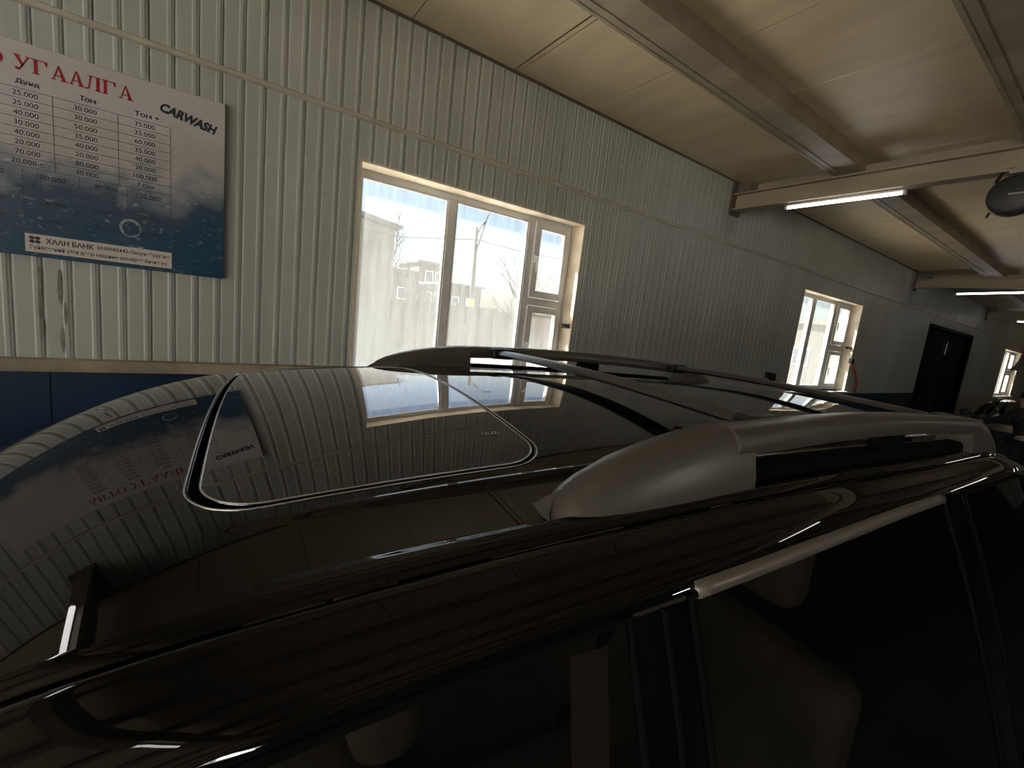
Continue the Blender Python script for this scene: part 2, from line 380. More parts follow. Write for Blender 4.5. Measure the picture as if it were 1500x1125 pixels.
# dark latch on the reveal of the big window and of the next
for (wx, zz, nm) in ((WIN[0][1], h(0) - .02, 0), (WIN[1][1], h(0) + .12, 1)):
    mb = MB(); mb.box(wx - .035, wx - .001, D + .02, D + .10, zz - .018, zz + .018); mb.tube([(wx - .04, D + .03, zz), (wx - .075, D + .01, zz + .012)], .009, 6)
    o = mb.build('reveal_latch', M_blackpl, bevel=.003)
    tag(o, 'dark metal latch on the right reveal of the large window' if nm == 0 else 'dark metal latch on the reveal of the second window', 'latch')
# gate in the wall
gt = empty('door_1', (DOOR[0], D + .10, 0), label='tall dark blue gate with a narrow bright slit window', cat='gate', kind='structure')
gw = DOOR[1] - DOOR[0]; gh = DOOR[3]
M_gate = mat('gate_paint', (.004, .010, .016), .75, noise=.3, nscale=2, spec=.15)
sx, sz = 13.90 * 1.0097 - DOOR[0], CZ + .36
cols = [(.0, .9), (.9, 1.8), (1.8, 2.7), (2.7, gw)]
for (c0, c1) in cols:
    if c0 < sx < c1:
        mb = MB(); mb.box(c0 + .01, sx - .05, 0, .05, 0, gh); mb.box(sx + .05, c1 - .01, 0, .05, 0, gh); mb.box(sx - .05, sx + .05, 0, .05, 0, sz - .10); mb.box(sx - .05, sx + .05, 0, .05, sz + .22, gh)
        mb.build('gate_leaf', M_gate, gt); box('pane', M_pane, sx - .05, sx + .05, .02, .026, sz - .10, sz + .22, gt)
    else: box('gate_leaf', M_gate, c0 + .01, c1 - .01, 0, .05, 0, gh, gt, bevel=.004)
for zz in (.5, 1.5, gh - .1): box('gate_rail', M_gate, .02, gw - .02, -.02, 0, zz, zz + .06, gt)
mbx = MB(); mbx.box(-.06, 0, -.11, .06, 0, gh + .06); mbx.box(gw, gw + .06, -.11, .06, 0, gh + .06); mbx.box(0, gw, -.11, .06, gh, gh + .06); mbx.build('gate_frame', M_gate, gt)

# ------------------------------------------------------------------ outside the windows
M_ground = mat('outside_ground', (.62, .57, .49), .9, noise=.3, nscale=.6)
M_bld = mat('pale_render', (.17, .16, .135), .9, noise=.15, nscale=.5)
M_bld2 = mat('far_house_wall', (.09, .082, .07), .9, noise=.2, nscale=.5)
M_roof2 = mat('far_house_roof', (.12, .10, .09), .9)
M_fence = mat('brick_fence', (.12, .075, .055), .9, noise=.3, nscale=3)
M_bark = mat('bark', (.045, .035, .028), .9)
M_pole = mat('pole_concrete', (.06, .06, .058), .8)
M_pglass = mat('far_pane', (.05, .06, .08), .1)
tag(box('ground', M_ground, -90, 120, -90, 130, -.35, -.12), 'sunlit bare ground outside the windows', 'ground', kind='structure')
b = empty('building', (-6, 16, -.05), label='tall pale rendered building filling the left pane of the large window', cat='building')
bx1 = 5.43 + 6
box('wall', M_bld, 0, bx1, 0, 9, 0, CZ + 2.62, b)
mb = MB(); zt = CZ + 2.67
mb.v += [(-.3, -.35, zt + 1.6), (bx1 + .15, -.35, zt), (bx1 + .15, 9, zt), (-.3, 9, zt + 1.6), (-.3, -.35, zt + 1.75), (bx1 + .15, -.35, zt + .1), (bx1 + .15, 9, zt + .1), (-.3, 9, zt + 1.75)]
mb.f += [(0, 3, 2, 1), (4, 5, 6, 7), (0, 1, 5, 4), (1, 2, 6, 5), (2, 3, 7, 6), (3, 0, 4, 7)]; mb.build('roof', M_roof2, b)
mb = MB(); mb.v += [(0, 0, CZ + 2.62), (bx1, 0, CZ + 2.62), (0, 0, zt + 1.55), (0, 9, CZ + 2.62), (bx1, 9, CZ + 2.62), (0, 9, zt + 1.55)]; mb.f += [(0, 1, 2), (3, 5, 4), (0, 2, 5, 3), (1, 4, 5, 2)]; mb.build('gable', M_bld, b)
for wx in (1.5, 4.0, 6.5):
    w_ = box('window', M_pvc, wx, wx + 1.2, -.03, .02, 1.2, 2.6, b); box('pane', M_pglass, wx + .08, wx + 1.12, -.035, -.03, 1.28, 2.52, w_)
b = empty('house', (13.6, 40, -.05), label='low distant house with a raised end part seen through the large window', cat='house')
box('wall', M_bld2, 0, 2.6, 0, 5, 0, CZ + 3.1, b); box('tower', M_bld2, 2.3, 5.2, -.4, 5, 0, CZ + 4.1, b); box('wing', M_bld2, 5.2, 9.5, .4, 5, 0, CZ + 2.6, b)
mb = MB(); mb.box(-.2, 2.3, -.3, 5.2, CZ + 3.1, CZ + 3.25); mb.box(2.1, 5.4, -.7, 5.2, CZ + 4.1, CZ + 4.28); mb.box(5.4, 9.8, .1, 5.2, CZ + 2.6, CZ + 2.75); mb.build('roof', M_roof2, b)
for (wx, wz, yy) in ((.5, 2.6, 0), (2.9, 2.5, -.4), (3.9, 2.5, -.4), (2.9, 4.4, -.4), (3.9, 4.4, -.4), (6.2, 2.4, .4), (7.8, 2.4, .4)):
    w_ = box('window', M_pvc, wx, wx + .8, yy - .05, yy, wz, wz + 1.1, b); box('pane', M_pglass, wx + .08, wx + .72, yy - .06, yy - .05, wz + .08, wz + 1.02, w_)
# street lamp
p = empty('street_lamp', (7.13, 13, -.05), label='tall grey street lamp post with forked arm outside the large window', cat='street lamp')
MB().tube([(0, 0, 0), (-.02, 0, CZ + .4), (-.12, 0, CZ + 2.75)], [.11, .085, .06], 10).build('post', M_pole, p, smooth=True)
MB().tube([(-.09, 0, CZ + 1.85), (-.02, 0, CZ + 2.1), (.22, 0, CZ + 3.05), (.36, 0, CZ + 3.38), (.55, 0, CZ + 3.62)], .03, 8).build('arm', M_pole, p, smooth=True)
MB().tube([(-.10, 0, CZ + 2.45), (.02, 0, CZ + 2.75), (.2, 0, CZ + 3.02)], .022, 8).build('brace', M_pole, p, smooth=True)
MB().box(.45, .85, -.07, .07, CZ + 3.58, CZ + 3.7).build('lamp_head', M_pole, p, bevel=.02)
box('sign_plate', mat('orange_sign', (.75, .45, .12), .6), -.27, .0, -.13, -.11, CZ + .25, CZ + .5, p)
def cable(pts, label):
    tag(MB().tube(pts, .012, 5).build('overhead_cable', M_blackpl), label, 'cable')
cable([(-4, 12.8, CZ + 2.0), (4.6, 12.8, CZ + 1.92), (7.04, 12.91, CZ + 2.32)], 'overhead cable running left from the street lamp post')
cable([(7.04, 12.91, CZ + 2.32), (9.0, 12.8, CZ + 2.22), (16, 12.8, CZ + 2.5)], 'overhead cable running right from the street lamp post')
cable([(5.9, 22, CZ + 2.2), (8.6, 22, CZ + 2.15), (10.6, 22, CZ + 2.0)], 'lower overhead cable in front of the distant house')
f = empty('fence', (5.8, 20, -.05), label='low reddish brick fence across the yard outside', cat='fence')
for i in range(9):
    box('fence_panel', M_fence, i * 2.2 + .15, i * 2.2 + 2.05, 0, .18, 0, CZ + .28 + .05 * (i % 3), f); box('fence_post', M_fence, i * 2.2 - .15, i * 2.2 + .15, -.06, .24, 0, CZ + .42, f)
def bare_tree(x, y, hgt, label, seed):
    rnd = random.Random(seed); t = empty('bare_tree', (x, y, -.05), label=label, cat='tree')
    tw = MB(); trunk = MB()
    def grow(p, d, ln, r, lev):
        pts = [p]; q = p
        for i in range(3):
            d = (d + Vector((rnd.uniform(-.25, .25), rnd.uniform(-.25, .25), rnd.uniform(-.05, .2)))).normalized(); q = q + d * ln / 3; pts.append(q)
        (trunk if lev == 0 else tw).tube(pts, [r, r * .85, r * .7, r * .55], 6 if lev < 2 else 4, cap=False)
        if lev >= 4: return
        for i in range(4 if lev < 3 else 3):
            k = rnd.choice((1, 2, 3)); a = rnd.uniform(0, 2 * PI); tilt = rnd.uniform(.35, .8)
            nd = (d * math.cos(tilt) + Vector((math.cos(a), math.sin(a), .25)) * math.sin(tilt)).normalized()
            grow(pts[k], nd, ln * rnd.uniform(.55, .75), r * .5, lev + 1)
    grow(Vector((0, 0, 0)), Vector((0, 0, 1)), hgt * .45, hgt * .022, 0)
    trunk.build('trunk', M_bark, t, smooth=True); tag(tw.build('branches', M_bark, t, smooth=True), kind='stuff')
bare_tree(13.6, 18, 6.6, 'bare tree behind the small opening lights of the large window', 3)
bare_tree(11.8, 26, 4.6, 'bare bushy tree just right of the street lamp post', 5)
bare_tree(10.2, 24, 4.2, 'bare bushy tree just left of the street lamp post', 8)
bare_tree(8.0, 34, 6.5, 'bare tree between the tall building and the distant house', 11)
bare_tree(7.2, 20.5, 5.8, 'bare tree overhanging the corner of the tall building', 12)
def shed(x0, x1, y0, y1, hh, label):
    b = empty('shed', (x0, y0, -.12), label=label, cat='building'); L, Wd = x1 - x0, y1 - y0
    box('wall', M_shed, 0, L, 0, Wd, 0, hh, b); box('roof', M_roof2, -.2, L + .2, -.25, Wd + .25, hh, hh + .2, b)
    for k in range(int(Wd // 2)):
        w_ = box('window', M_pvc, -.04, .02, .6 + k * 2, 1.5 + k * 2, 1.3, 2.3, b); box('pane', M_pglass, -.045, -.04, .68 + k * 2, 1.42 + k * 2, 1.38, 2.22, w_)
M_shed = mat('shed_wall', (.10, .092, .075), .9, noise=.2, nscale=.8)
shed(27, 36, 8.2, 14.5, 3.6, 'pale sunlit shed outside the second window')
shed(44, 52, 3.8, 9.0, 3.8, 'pale sunlit shed outside the small window at the deep end')

# ------------------------------------------------------------------ tube lights
def tube_light(x, y0, y1, z, label, tilt=0., tr=.013):
    t = empty('tube_light', (x, (y0 + y1) / 2, z), label=label, cat='lamp', group='tube lights under the cross beams')
    L = (y1 - y0) / 2
    MB().box(-.014, .014, -L, L, .011, .022).build('housing', M_tubehouse, t, bevel=.004)
    MB().lathe([(.0, -L + .01), (tr, -L + .01), (tr, L - .01), (0, L - .01)], (0, 0, 0), 'Y', 12).build('tube', M_tube, t, smooth=True, auto=.7)
    for s in (-1, 1): MB().box(-.016, .016, s * L - .012, s * L + .012, -.016, .014).build('end_cap', M_tubehouse, t, bevel=.003)
    t.rotation_euler.x = tilt
    return t
ZU = ZC + ZB0
tube_light(4.43, 1.355, 2.22, ZU - .036, 'lit tube lamp under the nearest cross beam, by the window wall')
tube_light(10.43, 1.30, 2.17, ZU - .075, 'lit tube lamp under the second cross beam, deeper in the hall', -.05)
tube_light(16.43, 1.35, 2.2, ZU - .036, 'lit tube lamp under the third cross beam')
tube_light(-1.12, 1.62, 2.42, ZU - .036, 'lit tube lamp under the cross beam ahead of the black car', tr=.019)
ORD = ('first', 'second', 'third', 'fourth', 'fifth')
def pendant(x, y, L, label):  # unseen fill lamps, added to brighten the window wall
    t = empty('added_fill_tube', (x, y, ZC - 1.0), label=label, cat='lamp', group='added pendant fill lamps over the neighbouring bays')
    MB().lathe([(.0, -L), (.019, -L), (.019, L), (0, L)], (0, 0, 0), 'Y', 14).build('tube', M_fill_tube, t, smooth=True, auto=.7)
    MB().grid([[(-.13, yy, .012), (-.05, yy, .045), (.05, yy, .045), (.13, yy, .012)] for yy in (-L - .04, L + .04)]).build('fill_light_tray', M_tubehouse, t)  # tray added to keep the fill light off the ceiling
    for s in (-1, 1):
        MB().box(-.022, .022, s * L - .02, s * L + .02, -.022, .022).build('end_cap', M_tubehouse, t, bevel=.003); MB().tube([(0, s * L * .98, .022), (0, s * L * .98, 1.0)], .003, 5).build('hanger_wire', M_blackpl, t)
pendant(BX[0] - 1.3, -1.7, .60, 'added pendant fill lamp near the front of the black car, over the middle bay')
pendant(BX[0], -4.4, .75, 'added pendant fill lamp over the far bay, nearest the open gate')
pendant(BX[1], -4.4, .75, 'added pendant fill lamp over the far bay, level with the nearest cross beam')
for i, bx in enumerate(BX):
    tube_light(bx, -2.3, -1.45, ZU - .036, 'lit tube lamp on the %s cross beam, over the middle of the hall' % ORD[i])

# ------------------------------------------------------------------ the black car (local frame: u back along the car, v across, z up)
M_edge = mat('edge_highlight', (.62, .62, .60), .22, metal=.85)  # pale metal that draws the highlight along the sunroof edges
TH, Y0 = -0.1016, 0.9754
car = empty('car', (0, Y0, 0), TH, label='glossy black off-road car with sunroof and silver roof rails', cat='car')
def prof_u(u):
    if u <= 1.8: return -.2151 + .1253 * u - .0749 * u * u - .0006 * u ** 3 + .0062 * u ** 4
    t = u - 1.8; return prof_u(1.8) - .0055 * t - .30 * t * t
H0, H2, KW, SW = -.2362, .2653, .6469, .0592
def base(u, v):
    uu = min(max(u, -.9), .9); a = (H0 + H2 * v * v - u) / SW
    sp = (a if a > 30 else math.log1p(math.exp(a))) * SW
    return CZ + prof_u(u) - .124 * v * v + .0381 * v ** 4 - .0343 * uu * v * v - KW * sp
def sm(t): t = min(max(t, 0), 1); return t * t * (3 - 2 * t)
def chan(v, u=1.):
    v = abs(v)
    z = (-.008 * sm((v - .482) / .018) + .008 * sm((v - .574) / .016)) * sm((u - .03) / .36) + .0018 * (sm((v - .477) / .011) - sm((v - .489) / .012)) * sm((u - .1) / .15)
    if v > .597: z -= .008 * ((v - .597) / .015) ** 2
    return z
def F(u, v): return base(u, v) + chan(v, u)
def Fn(u, v):
    e = 4e-4
    return Vector((-(F(u + e, v) - F(u - e, v)) / (2 * e), -(F(u, v + e) - F(u, v - e)) / (2 * e), 1)).normalized()
def uh(v): return H0 + H2 * v * v - .03
class SB(MB):
    """surface builder that keeps exact normals"""
    def __init__(s): super().__init__(); s.nn = []
    def sgrid(s, rows, nrm, closeu=False, flip=False):
        s.grid(rows, closeu=closeu, flip=flip)
        for r in nrm: s.nn += [tuple(x) for x in r]
    def sbuild(s, name, m, parent):
        fs = []
        for f in s.f:           # wind every face the way its exact normals point
            a, b, c = (Vector(s.v[i]) for i in f[:3]); g = (b - a).cross(c - a)
            if g.length < 1e-12: g = (Vector(s.v[f[2]]) - a).cross(Vector(s.v[f[-1]]) - a)
            fs.append(f if g.dot(sum((Vector(s.nn[i]) for i in f), Vector())) > 0 else f[::-1])
        me = bpy.data.meshes.new(name); me.from_pydata(s.v, [], fs); me.update()
        for p in me.polygons: p.use_smooth = True
        me.normals_split_custom_set_from_vertices(s.nn)
        me.materials.append(m); o = bpy.data.objects.new(name, me); COL.objects.link(o); o.parent = parent; return o
def surf_rows(us_of, vs, n): return None
# sunroof outline: rounded rectangle
UF, UR, WN = .035, .463, .4537
def rrect(u0, u1, w, r, n=10, bow=.012):
    pts = []; cs = [(u1 - r, w - r, 0), (u0 + r, w - r, 90), (u0 + r, -w + r, 180), (u1 - r, -w + r, 270)]
    for (cu, cv, a0) in cs:
        for i in range(n + 1):
            a = math.radians(a0 + 90 * i / n); pts.append((cu + r * math.cos(a), cv + r * math.sin(a)))
    out = []
    for (p, q) in zip(pts, pts[1:] + pts[:1]):      # subdivide the straight runs, keep the order
        L = math.hypot(q[0] - p[0], q[1] - p[1]); k = max(1, int(L / .02))
        for i in range(k): out.append((p[0] + (q[0] - p[0]) * i / k, p[1] + (q[1] - p[1]) * i / k))
    return [(u - bow * (1 - (v / w) ** 2) * (1 if u < (u0 + u1) / 2 else .0), v) for (u, v) in out]
hole = rrect(UF - .012, UR + .006, WN + .006, .075)
UB = .80; VB = .475
def ray_out(c, p):
    """where the line from c through p leaves the panel region"""
    du, dv = p[0] - c[0], p[1] - c[1]; t = 1e9
    if dv > 1e-9: t = min(t, (VB - c[1]) / dv)
    if dv < -1e-9: t = min(t, (-VB - c[1]) / dv)
    if du > 1e-9: t = min(t, (UB - c[0]) / du)
    if du < -1e-9:
        a, b = 0., min(t, 50.)
        g = lambda t: c[0] + du * t - uh(c[1] + dv * t)
        if g(b) < 0:
            for _ in range(50):
                mm = (a + b) / 2
                if g(mm) < 0: b = mm
                else: a = mm
            t = min(t, b)
    return (c[0] + du * t, c[1] + dv * t)
roof = SB()
cc = ((UF + UR) / 2, 0)
hole2 = []
for p, q in zip(hole, hole[1:] + hole[:1]): hole2 += [p]
outer = [ray_out(cc, p) for p in hole2]
# put the exact corners of the region onto the nearest outer samples
for corner in ((UB, VB), (UB, -VB), (uh(VB), VB), (uh(VB), -VB)):
    i = min(range(len(outer)), key=lambda i: (outer[i][0] - corner[0]) ** 2 + (outer[i][1] - corner[1]) ** 2); outer[i] = corner
rows, nr = [], []
lip = [(-.010, -.0), ]
# the lip turns down into the gap
for (inset, dz, tilt) in ((.0032, -.012, 1.0), (.0032, -.0035, 1.0), (.0022, -.0012, .75), (.0010, -.0003, .4)):
    r_, n_ = [], []
    for (u, v) in hole2:
        dx, dy = cc[0] - u, 0 - v
        # inward normal of the outline, approximate per side
        k = len(hole2); i = hole2.index((u, v)); a, b = hole2[i - 1], hole2[(i + 1) % k]; tx, ty = b[0] - a[0], b[1] - a[1]; L = math.hypot(tx, ty) or 1
        nx, ny = -ty / L, tx / L
        if nx * dx + ny * dy < 0: nx, ny = -nx, -ny
        r_.append((u + nx * inset, v + ny * inset, F(u, v) + dz)); n_.append((Fn(u, v) * (1 - tilt) + Vector((nx, ny, 0)) * tilt).normalized())
    rows.append(r_); nr.append(n_)
NR = 26
for j in range(NR + 1):
    t = (j / NR) ** 1.3; r_, n_ = [], []
    for (p, q) in zip(hole2, outer):
        u, v = p[0] + (q[0] - p[0]) * t, p[1] + (q[1] - p[1]) * t
        r_.append((u, v, F(u, v))); n_.append(Fn(u, v))
    rows.append(r_); nr.append(n_)
roof.sgrid(rows, nr, closeu=True, flip=False)
def patch(sb, ufun, vs, nu, flip=False):
    rows, nr = [], []
    for i in range(nu + 1):
        r_, n_ = [], []
        for v in vs:
            a, b = ufun(v); u = a + (b - a) * i / nu; r_.append((u, v, F(u, v))); n_.append(Fn(u, v))
        rows.append(r_); nr.append(n_)
    sb.sgrid(rows, nr, flip=flip)
lin = lambda a, b, n: [a + (b - a) * i / n for i in range(n + 1)]
UE = 2.16
patch(roof, lambda v: (UB, UE - .10 * v * v), lin(-VB, VB, 40), 48)
for s in (-1, 1):
    vs = [s * x for x in lin(VB, .502, 20) + lin(.502, .572, 5)[1:] + lin(.572, .592, 12)[1:] + lin(.592, .612, 10)[1:]]
    if s < 0: vs = vs[::-1]
    patch(roof, lambda v: (uh(v), UE - .10 * v * v), vs, 120)
ro = roof.sbuild('roof_panel', M_paint, car)
# seal and glass of the sunroof
seal = rrect(UF + .012, UR + .002, WN + .002, .07)
gl = SB(); rows, nr = [], []
glo = rrect(UF, UR, WN, .070)
def shrink(pts, f): return [(cc[0] + (u - cc[0]) * f, v * f) for u, v in pts]
for (f_, dz, tilt) in ((1.0, -.012, 1), (1.0, -.0035, 1.), (.9985, -.0012, .7), (.9965, -.0002, .3)):
    r_, n_ = [], []
    for (u, v), (uo, vo) in zip(shrink(glo, f_), glo):
        e = Vector((uo - cc[0], 0, 0)) if abs(uo - cc[0]) / (UR - UF) > abs(vo) / (2 * WN) else Vector((0, vo, 0))
        r_.append((u, v, F(u, v) + dz + .001)); n_.append((Fn(u, v) * (1 - tilt) + e.normalized() * tilt).normalized())
    rows.append(r_); nr.append(n_)
for j in range(16):
    r_, n_ = [], []
    for (u, v) in shrink(glo, .993 * (1 - j / 15.) + .002): r_.append((u, v, F(u, v) + .001)); n_.append(Fn(u, v))
    rows.append(r_); nr.append(n_)
gl.sgrid(rows, nr, closeu=True, flip=True)
sun = gl.sbuild('sunroof', M_roofglass, car); tag(sun, 'dark glass sunroof panel in the black roof')
mb = MB(); a_ = rrect(UF - .03, UR + .02, WN + .02, .08); b_ = rrect(UF + .02, UR - .02, WN - .02, .06)
mb.grid([[(u, v, F(u, v) - .010) for u, v in shrink(glo, 1.06)], [(u, v, F(u, v) - .010) for u, v in shrink(glo, .95)]], closeu=True, flip=True)
mb.build('sunroof_seal', M_rubber, car)
def edge_glint(pts, r, name, dz):  # thin bright thread standing in for the highlight on a sunroof edge
    MB().tube([(u, v, F(u, v) + dz) for u, v in pts] + [(pts[0][0], pts[0][1], F(*pts[0]) + dz)], r, 6, cap=False).build(name, M_edge, sun, smooth=True)
edge_glint(shrink(glo, .998), .0014, 'glass_edge_highlight', .0006)
edge_glint(rrect(UF - .014, UR + .0075, WN + .0075, .075), .0013, 'opening_edge_highlight', .0004)
# etched mark on the sunroof glass
mk = MB(); mu, mv = .405, -.335
for (a, b, c, d) in ((0, 0, .003, .012), (.006, 0, .009, .014), (.006, .011, .014, .014), (.012, .006, .015, .014), (.008, .005, .015, .007), (.018, 0, .021, .014), (.018, 0, .026, .003), (.024, 0, .027, .014), (.030, .004, .033, .013)):
    mk.poly([(mu + x * .9 - y * .3, mv - x * .2 - y * .9, F(mu + x, mv - y) + .0016) for x, y in ((a, b), (c, b), (c, d), (a, d))][::-1])
mk.build('glass_mark', mat('etched_mark', (.55, .55, .55), .8), sun)
# windshield and front pillars, continuing the same skin
UW = -.98
ws = SB(); patch(ws, lambda v: (UW - .10 + .30 * v * v, uh(v) - .004), lin(-.555, .555, 44), 40); ws.sbuild('windshield', M_roofglass, car)
for s in (-1, 1):
    pl = SB(); vs = [s * x for x in lin(.559, .612, 14)]
    if s < 0: vs = vs[::-1]
    patch(pl, lambda v: (UW - .10 + .30 * v * v, uh(v) - .0005), vs, 40); pl.sbuild('front_pillar', M_paint, car)
# side skins -----------------------------------------------------------
ZBELT = 1.24
def ze(u): return F(u, .612)
def fk(u): return 1 - .38 * sm((u - .45) / .9)        # the door frame gets shallower towards the tail
FR = [(.6135, -.0045), (.6137, -.0008), (.6152, -.0001), (.6180, .0007), (.6210, .0011), (.625, .0009), (.631, -.0014), (.641, -.007), (.654, -.016), (.665, -.027), (.673, -.038), (.679, -.047), (.682, -.054)]
def frame_pts(u, s):
    z = ze(u); zmin = ZBELT + .02
    return [(u, s * v, max(z + d * fk(u), zmin + d * .1)) for v, d in FR]
def glass_pt(u, s, t):
    zt = max(ze(u) - .056 * fk(u), ZBELT + .012); z = zt + (ZBELT - zt) * t
    hh = (ze(u) - .056 * fk(u) - z) / .46
    return (u, s * (.6825 + .16 * hh + .03 * hh * (1 - hh)), z)
us = lin(-.86, 2.10, 150)
for s in (-1, 1):
    MB().grid([frame_pts(u, s) for u in us], flip=(s < 0)).build('door_frame', M_paint, car, smooth=True)
    # window openings: name, u0, u1 at belt, u0,u1 at top, glass
    for (nm, t0, t1, b0, b1, strip) in (('front_door_window', -.16, .425, -.66, .425, False), ('rear_door_window', .515, 1.27, .515, 1.36, True), ('quarter_window', 1.40, 1.90, 1.48, 2.0, False)):
        rows = []
        for j in range(13):
            t = j / 12; a = t0 + (b0 - t0) * t; b = t1 + (b1 - t1) * t
            rows.append([glass_pt(a + (b - a) * i / 24, s, t) for i in range(25)])
        g = MB().grid(rows, flip=(s < 0)).build(nm, M_tint, car, smooth=True)
        # rubber edge around the glass
        ring = [rows[0][i] for i in range(25)] + [rows[j][24] for j in range(1, 13)] + [rows[12][i] for i in range(23, -1, -1)] + [rows[j][0] for j in range(11, 0, -1)]
        MB().tube(ring + [ring[0]], .005, 6, cap=False).build('window_rubber', M_rubber, g, smooth=True)
        if strip:
            rows2 = []
            for i in range(33):
                u = t0 + .008 + (t1 - .008 - t0) * i / 32; z = ze(u) + .048 * (1 - fk(u))
                rows2.append([(u, s * .678, z - .043), (u, s * .6850, z - .0445), (u, s * .6885, z - .050), (u, s * .690, z - .0575), (u, s * .684, z - .061)])
            tag(MB().grid(rows2, flip=(s < 0), cap=True).build('window_trim', M_chrome, car, smooth=True), 'pale metal trim strip along the top of the rear side window')
    # pillars between the panes
    for (nm, t0, t1, b0, b1) in (('centre_pillar', .428, .512, .428, .512), ('rear_pillar', 1.273, 1.397, 1.363, 1.477), ('tail_pillar', 1.903, 2.10, 2.003, 2.24)):
        rows = [[glass_pt(t0 + (b0 - t0) * j / 8 + ((t1 - t0) + ((b1 - b0) - (t1 - t0)) * j / 8) * i / 8, s, j / 8) for i in range(9)] for j in range(9)]
        rows = [[(p[0], p[1] + s * .003 * (1 if 0 < i < 8 else 0), p[2]) for i, p in enumerate(r)] for r in rows]
        MB().grid(rows, flip=(s > 0)).build(nm, M_paint, car, smooth=True)
    # rubber line between front and rear door
    MB().tube([(lambda p: (p[0], p[1] + s * .004, p[2]))(glass_pt(.47, s, j / 8)) for j in range(9)], .004, 6).build('door_gap', M_rubber, car)
    # lower side panels: fender, doors, rear panel
    SIDE = [(.852, ZBELT + .006), (.868, ZBELT - .015), (.900, 1.12), (.930, 1.00), (.943, .86), (.940, .72), (.930, .58), (.905, .46)]
    for (nm, a, b) in (('front_door', -.86, .414), ('rear_door', .420, 1.38), ('rear_fender', 1.386, 2.42), ('front_fender', -1.95, -.866)):
        n = 20
        def taper(u): return 1 - .10 * max(0, (u - 1.6) / .8) ** 2 - .12 * max(0, (-1.2 - u) / .75) ** 2
        def wheelcut(u, z):
            for wu in (-1.33, 1.46):
                d = abs(u - wu)
                if d < .42: z = max(z, .36 + math.sqrt(max(.42 ** 2 - d * d, 0)))
            return z
        rows = [[(u, s * v * taper(u), max(wheelcut(u, z), z) if z < .85 else z - (.05 * max(0, (-u - .86)) if u < -.866 else 0)) for v, z in SIDE] for u in lin(a, b, n)]
        d = MB().grid(rows, flip=(s < 0)).build(nm, M_paint, car, smooth=True)
        if 'door' in nm:
            hx = b - .22; MB().tube([(hx, s * .925, 1.05), (hx + .02, s * .965, 1.055), (hx + .16, s * .965, 1.055), (hx + .18, s * .925, 1.05)], .013, 8).build('handle', M_chrome, d, smooth=True)
    MB().box(-.86, 1.0, min(s * .80, s * .93), max(s * .80, s * .93), .42, .48).build('side_step', M_blackpl, car, bevel=.01)
    # mirror
    mm = MB().lathe([(0, -.05), (.06, -.045), (.085, -.01), (.085, .03), (0, .035)], (-.55, s * 1.03, 1.26), 'X', 20).build('side_mirror', M_paint, car, smooth=True); MB().tube([(-.52, s * .86, 1.22), (-.54, s * .97, 1.24)], .025, 8).build('mirror_arm', M_blackpl, mm)
# roof rails ----------------------------------------------------------
def rail(s):
    r = empty('roof_rail', (0, 0, 0)); r.parent = car; tag(r, 'silver roof rail on the window wall side of the roof' if s > 0 else 'silver roof rail on the near side of the roof')
    def sec(u, vi, vo, hh, zb=-.010):
        z = base(u, .55) 
        zi, zo = base(u, vi) + zb, base(u, vo) + zb
        top = z + hh
        return [(u, s * vo, zo), (u, s * (vo - .002), zo + (top - zo) * .25), (u, s * (vo - .010), zo + (top - zo) * .62), (u, s * (vo - .020), zo + (top - zo) * .88), (u, s * (vo - .032), top), (u, s * (vi + .018), top - .001), (u, s * (vi + .007), zo + (top - zo) * .82), (u, s * (vi + .002), zo + (top - zo) * .4), (u, s * vi, zi)]
    cov = [(.384, .566, .569, -.009), (.388, .556, .577, -.002), (.400, .545, .584, .008), (.418, .537, .594, .020), (.445, .530, .600, .032), (.49, .524, .603, .046), (.55, .520, .604, .059), (.62, .517, .604, .070), (.68, .515, .603, .077), (.742, .514, .602, .080)]
    def dense(tab, n=4):
        out = []
        for a, b in zip(tab, tab[1:]):
            for i in range(n): out.append(tuple(x + (y - x) * i / n for x, y in zip(a, b)))
        return out + [tab[-1]]
    MB().grid([sec(*c) for c in dense(cov)], flip=(s > 0), cap=True).build('front_cover', M_rail, r, smooth=True, auto=.9)
    # the slimmer middle length stands clear of the roof
    def bar(u, hh, th):
        z = base(u, .55) + hh
        return [(u, s * .590, z - th), (u, s * .594, z - th * .6), (u, s * .588, z - th * .2), (u, s * .574, z), (u, s * .540, z - .001), (u, s * .528, z - th * .25), (u, s * .526, z - th * .7), (u, s * .532, z - th)]
    MB().grid([bar(u, .080 + .012 * math.sin(PI * (u - .74) / 1.1), .040) for u in lin(.70, 1.84, 30)], flip=(s > 0), closeu=True, cap=True).build('rail_bar', M_rail, r, smooth=True, auto=.9)
    MB().grid([[(u, s * v, base(u, .55) + d) for v, d in ((.582, -.012), (.580, .008), (.572, .016), (.545, .016), (.537, .008), (.535, -.012))] for u in lin(.72, 1.86, 24)], flip=(s > 0)).build('under_rail_shade', M_rubber, r, smooth=True)  # black strip added to darken the gap as shade under the rail
    for u in (1.30,):
        MB().box(u - .05, u + .05, min(s * .54, s * .578), max(s * .54, s * .578), base(u, .56) - .012, base(u, .55) + .05).build('foot', M_rubber, r, bevel=.008)
    rc = [(1.76, .514, .602, .083), (1.86, .515, .603, .078), (1.95, .518, .602, .064), (2.02, .524, .598, .045), (2.07, .532, .590, .022), (2.09, .545, .575, .004)]
    MB().grid([sec(*c) for c in dense(rc)], flip=(s > 0), cap=True).build('rear_cover', M_rail, r, smooth=True, auto=.9)
for s in (-1, 1): rail(s)
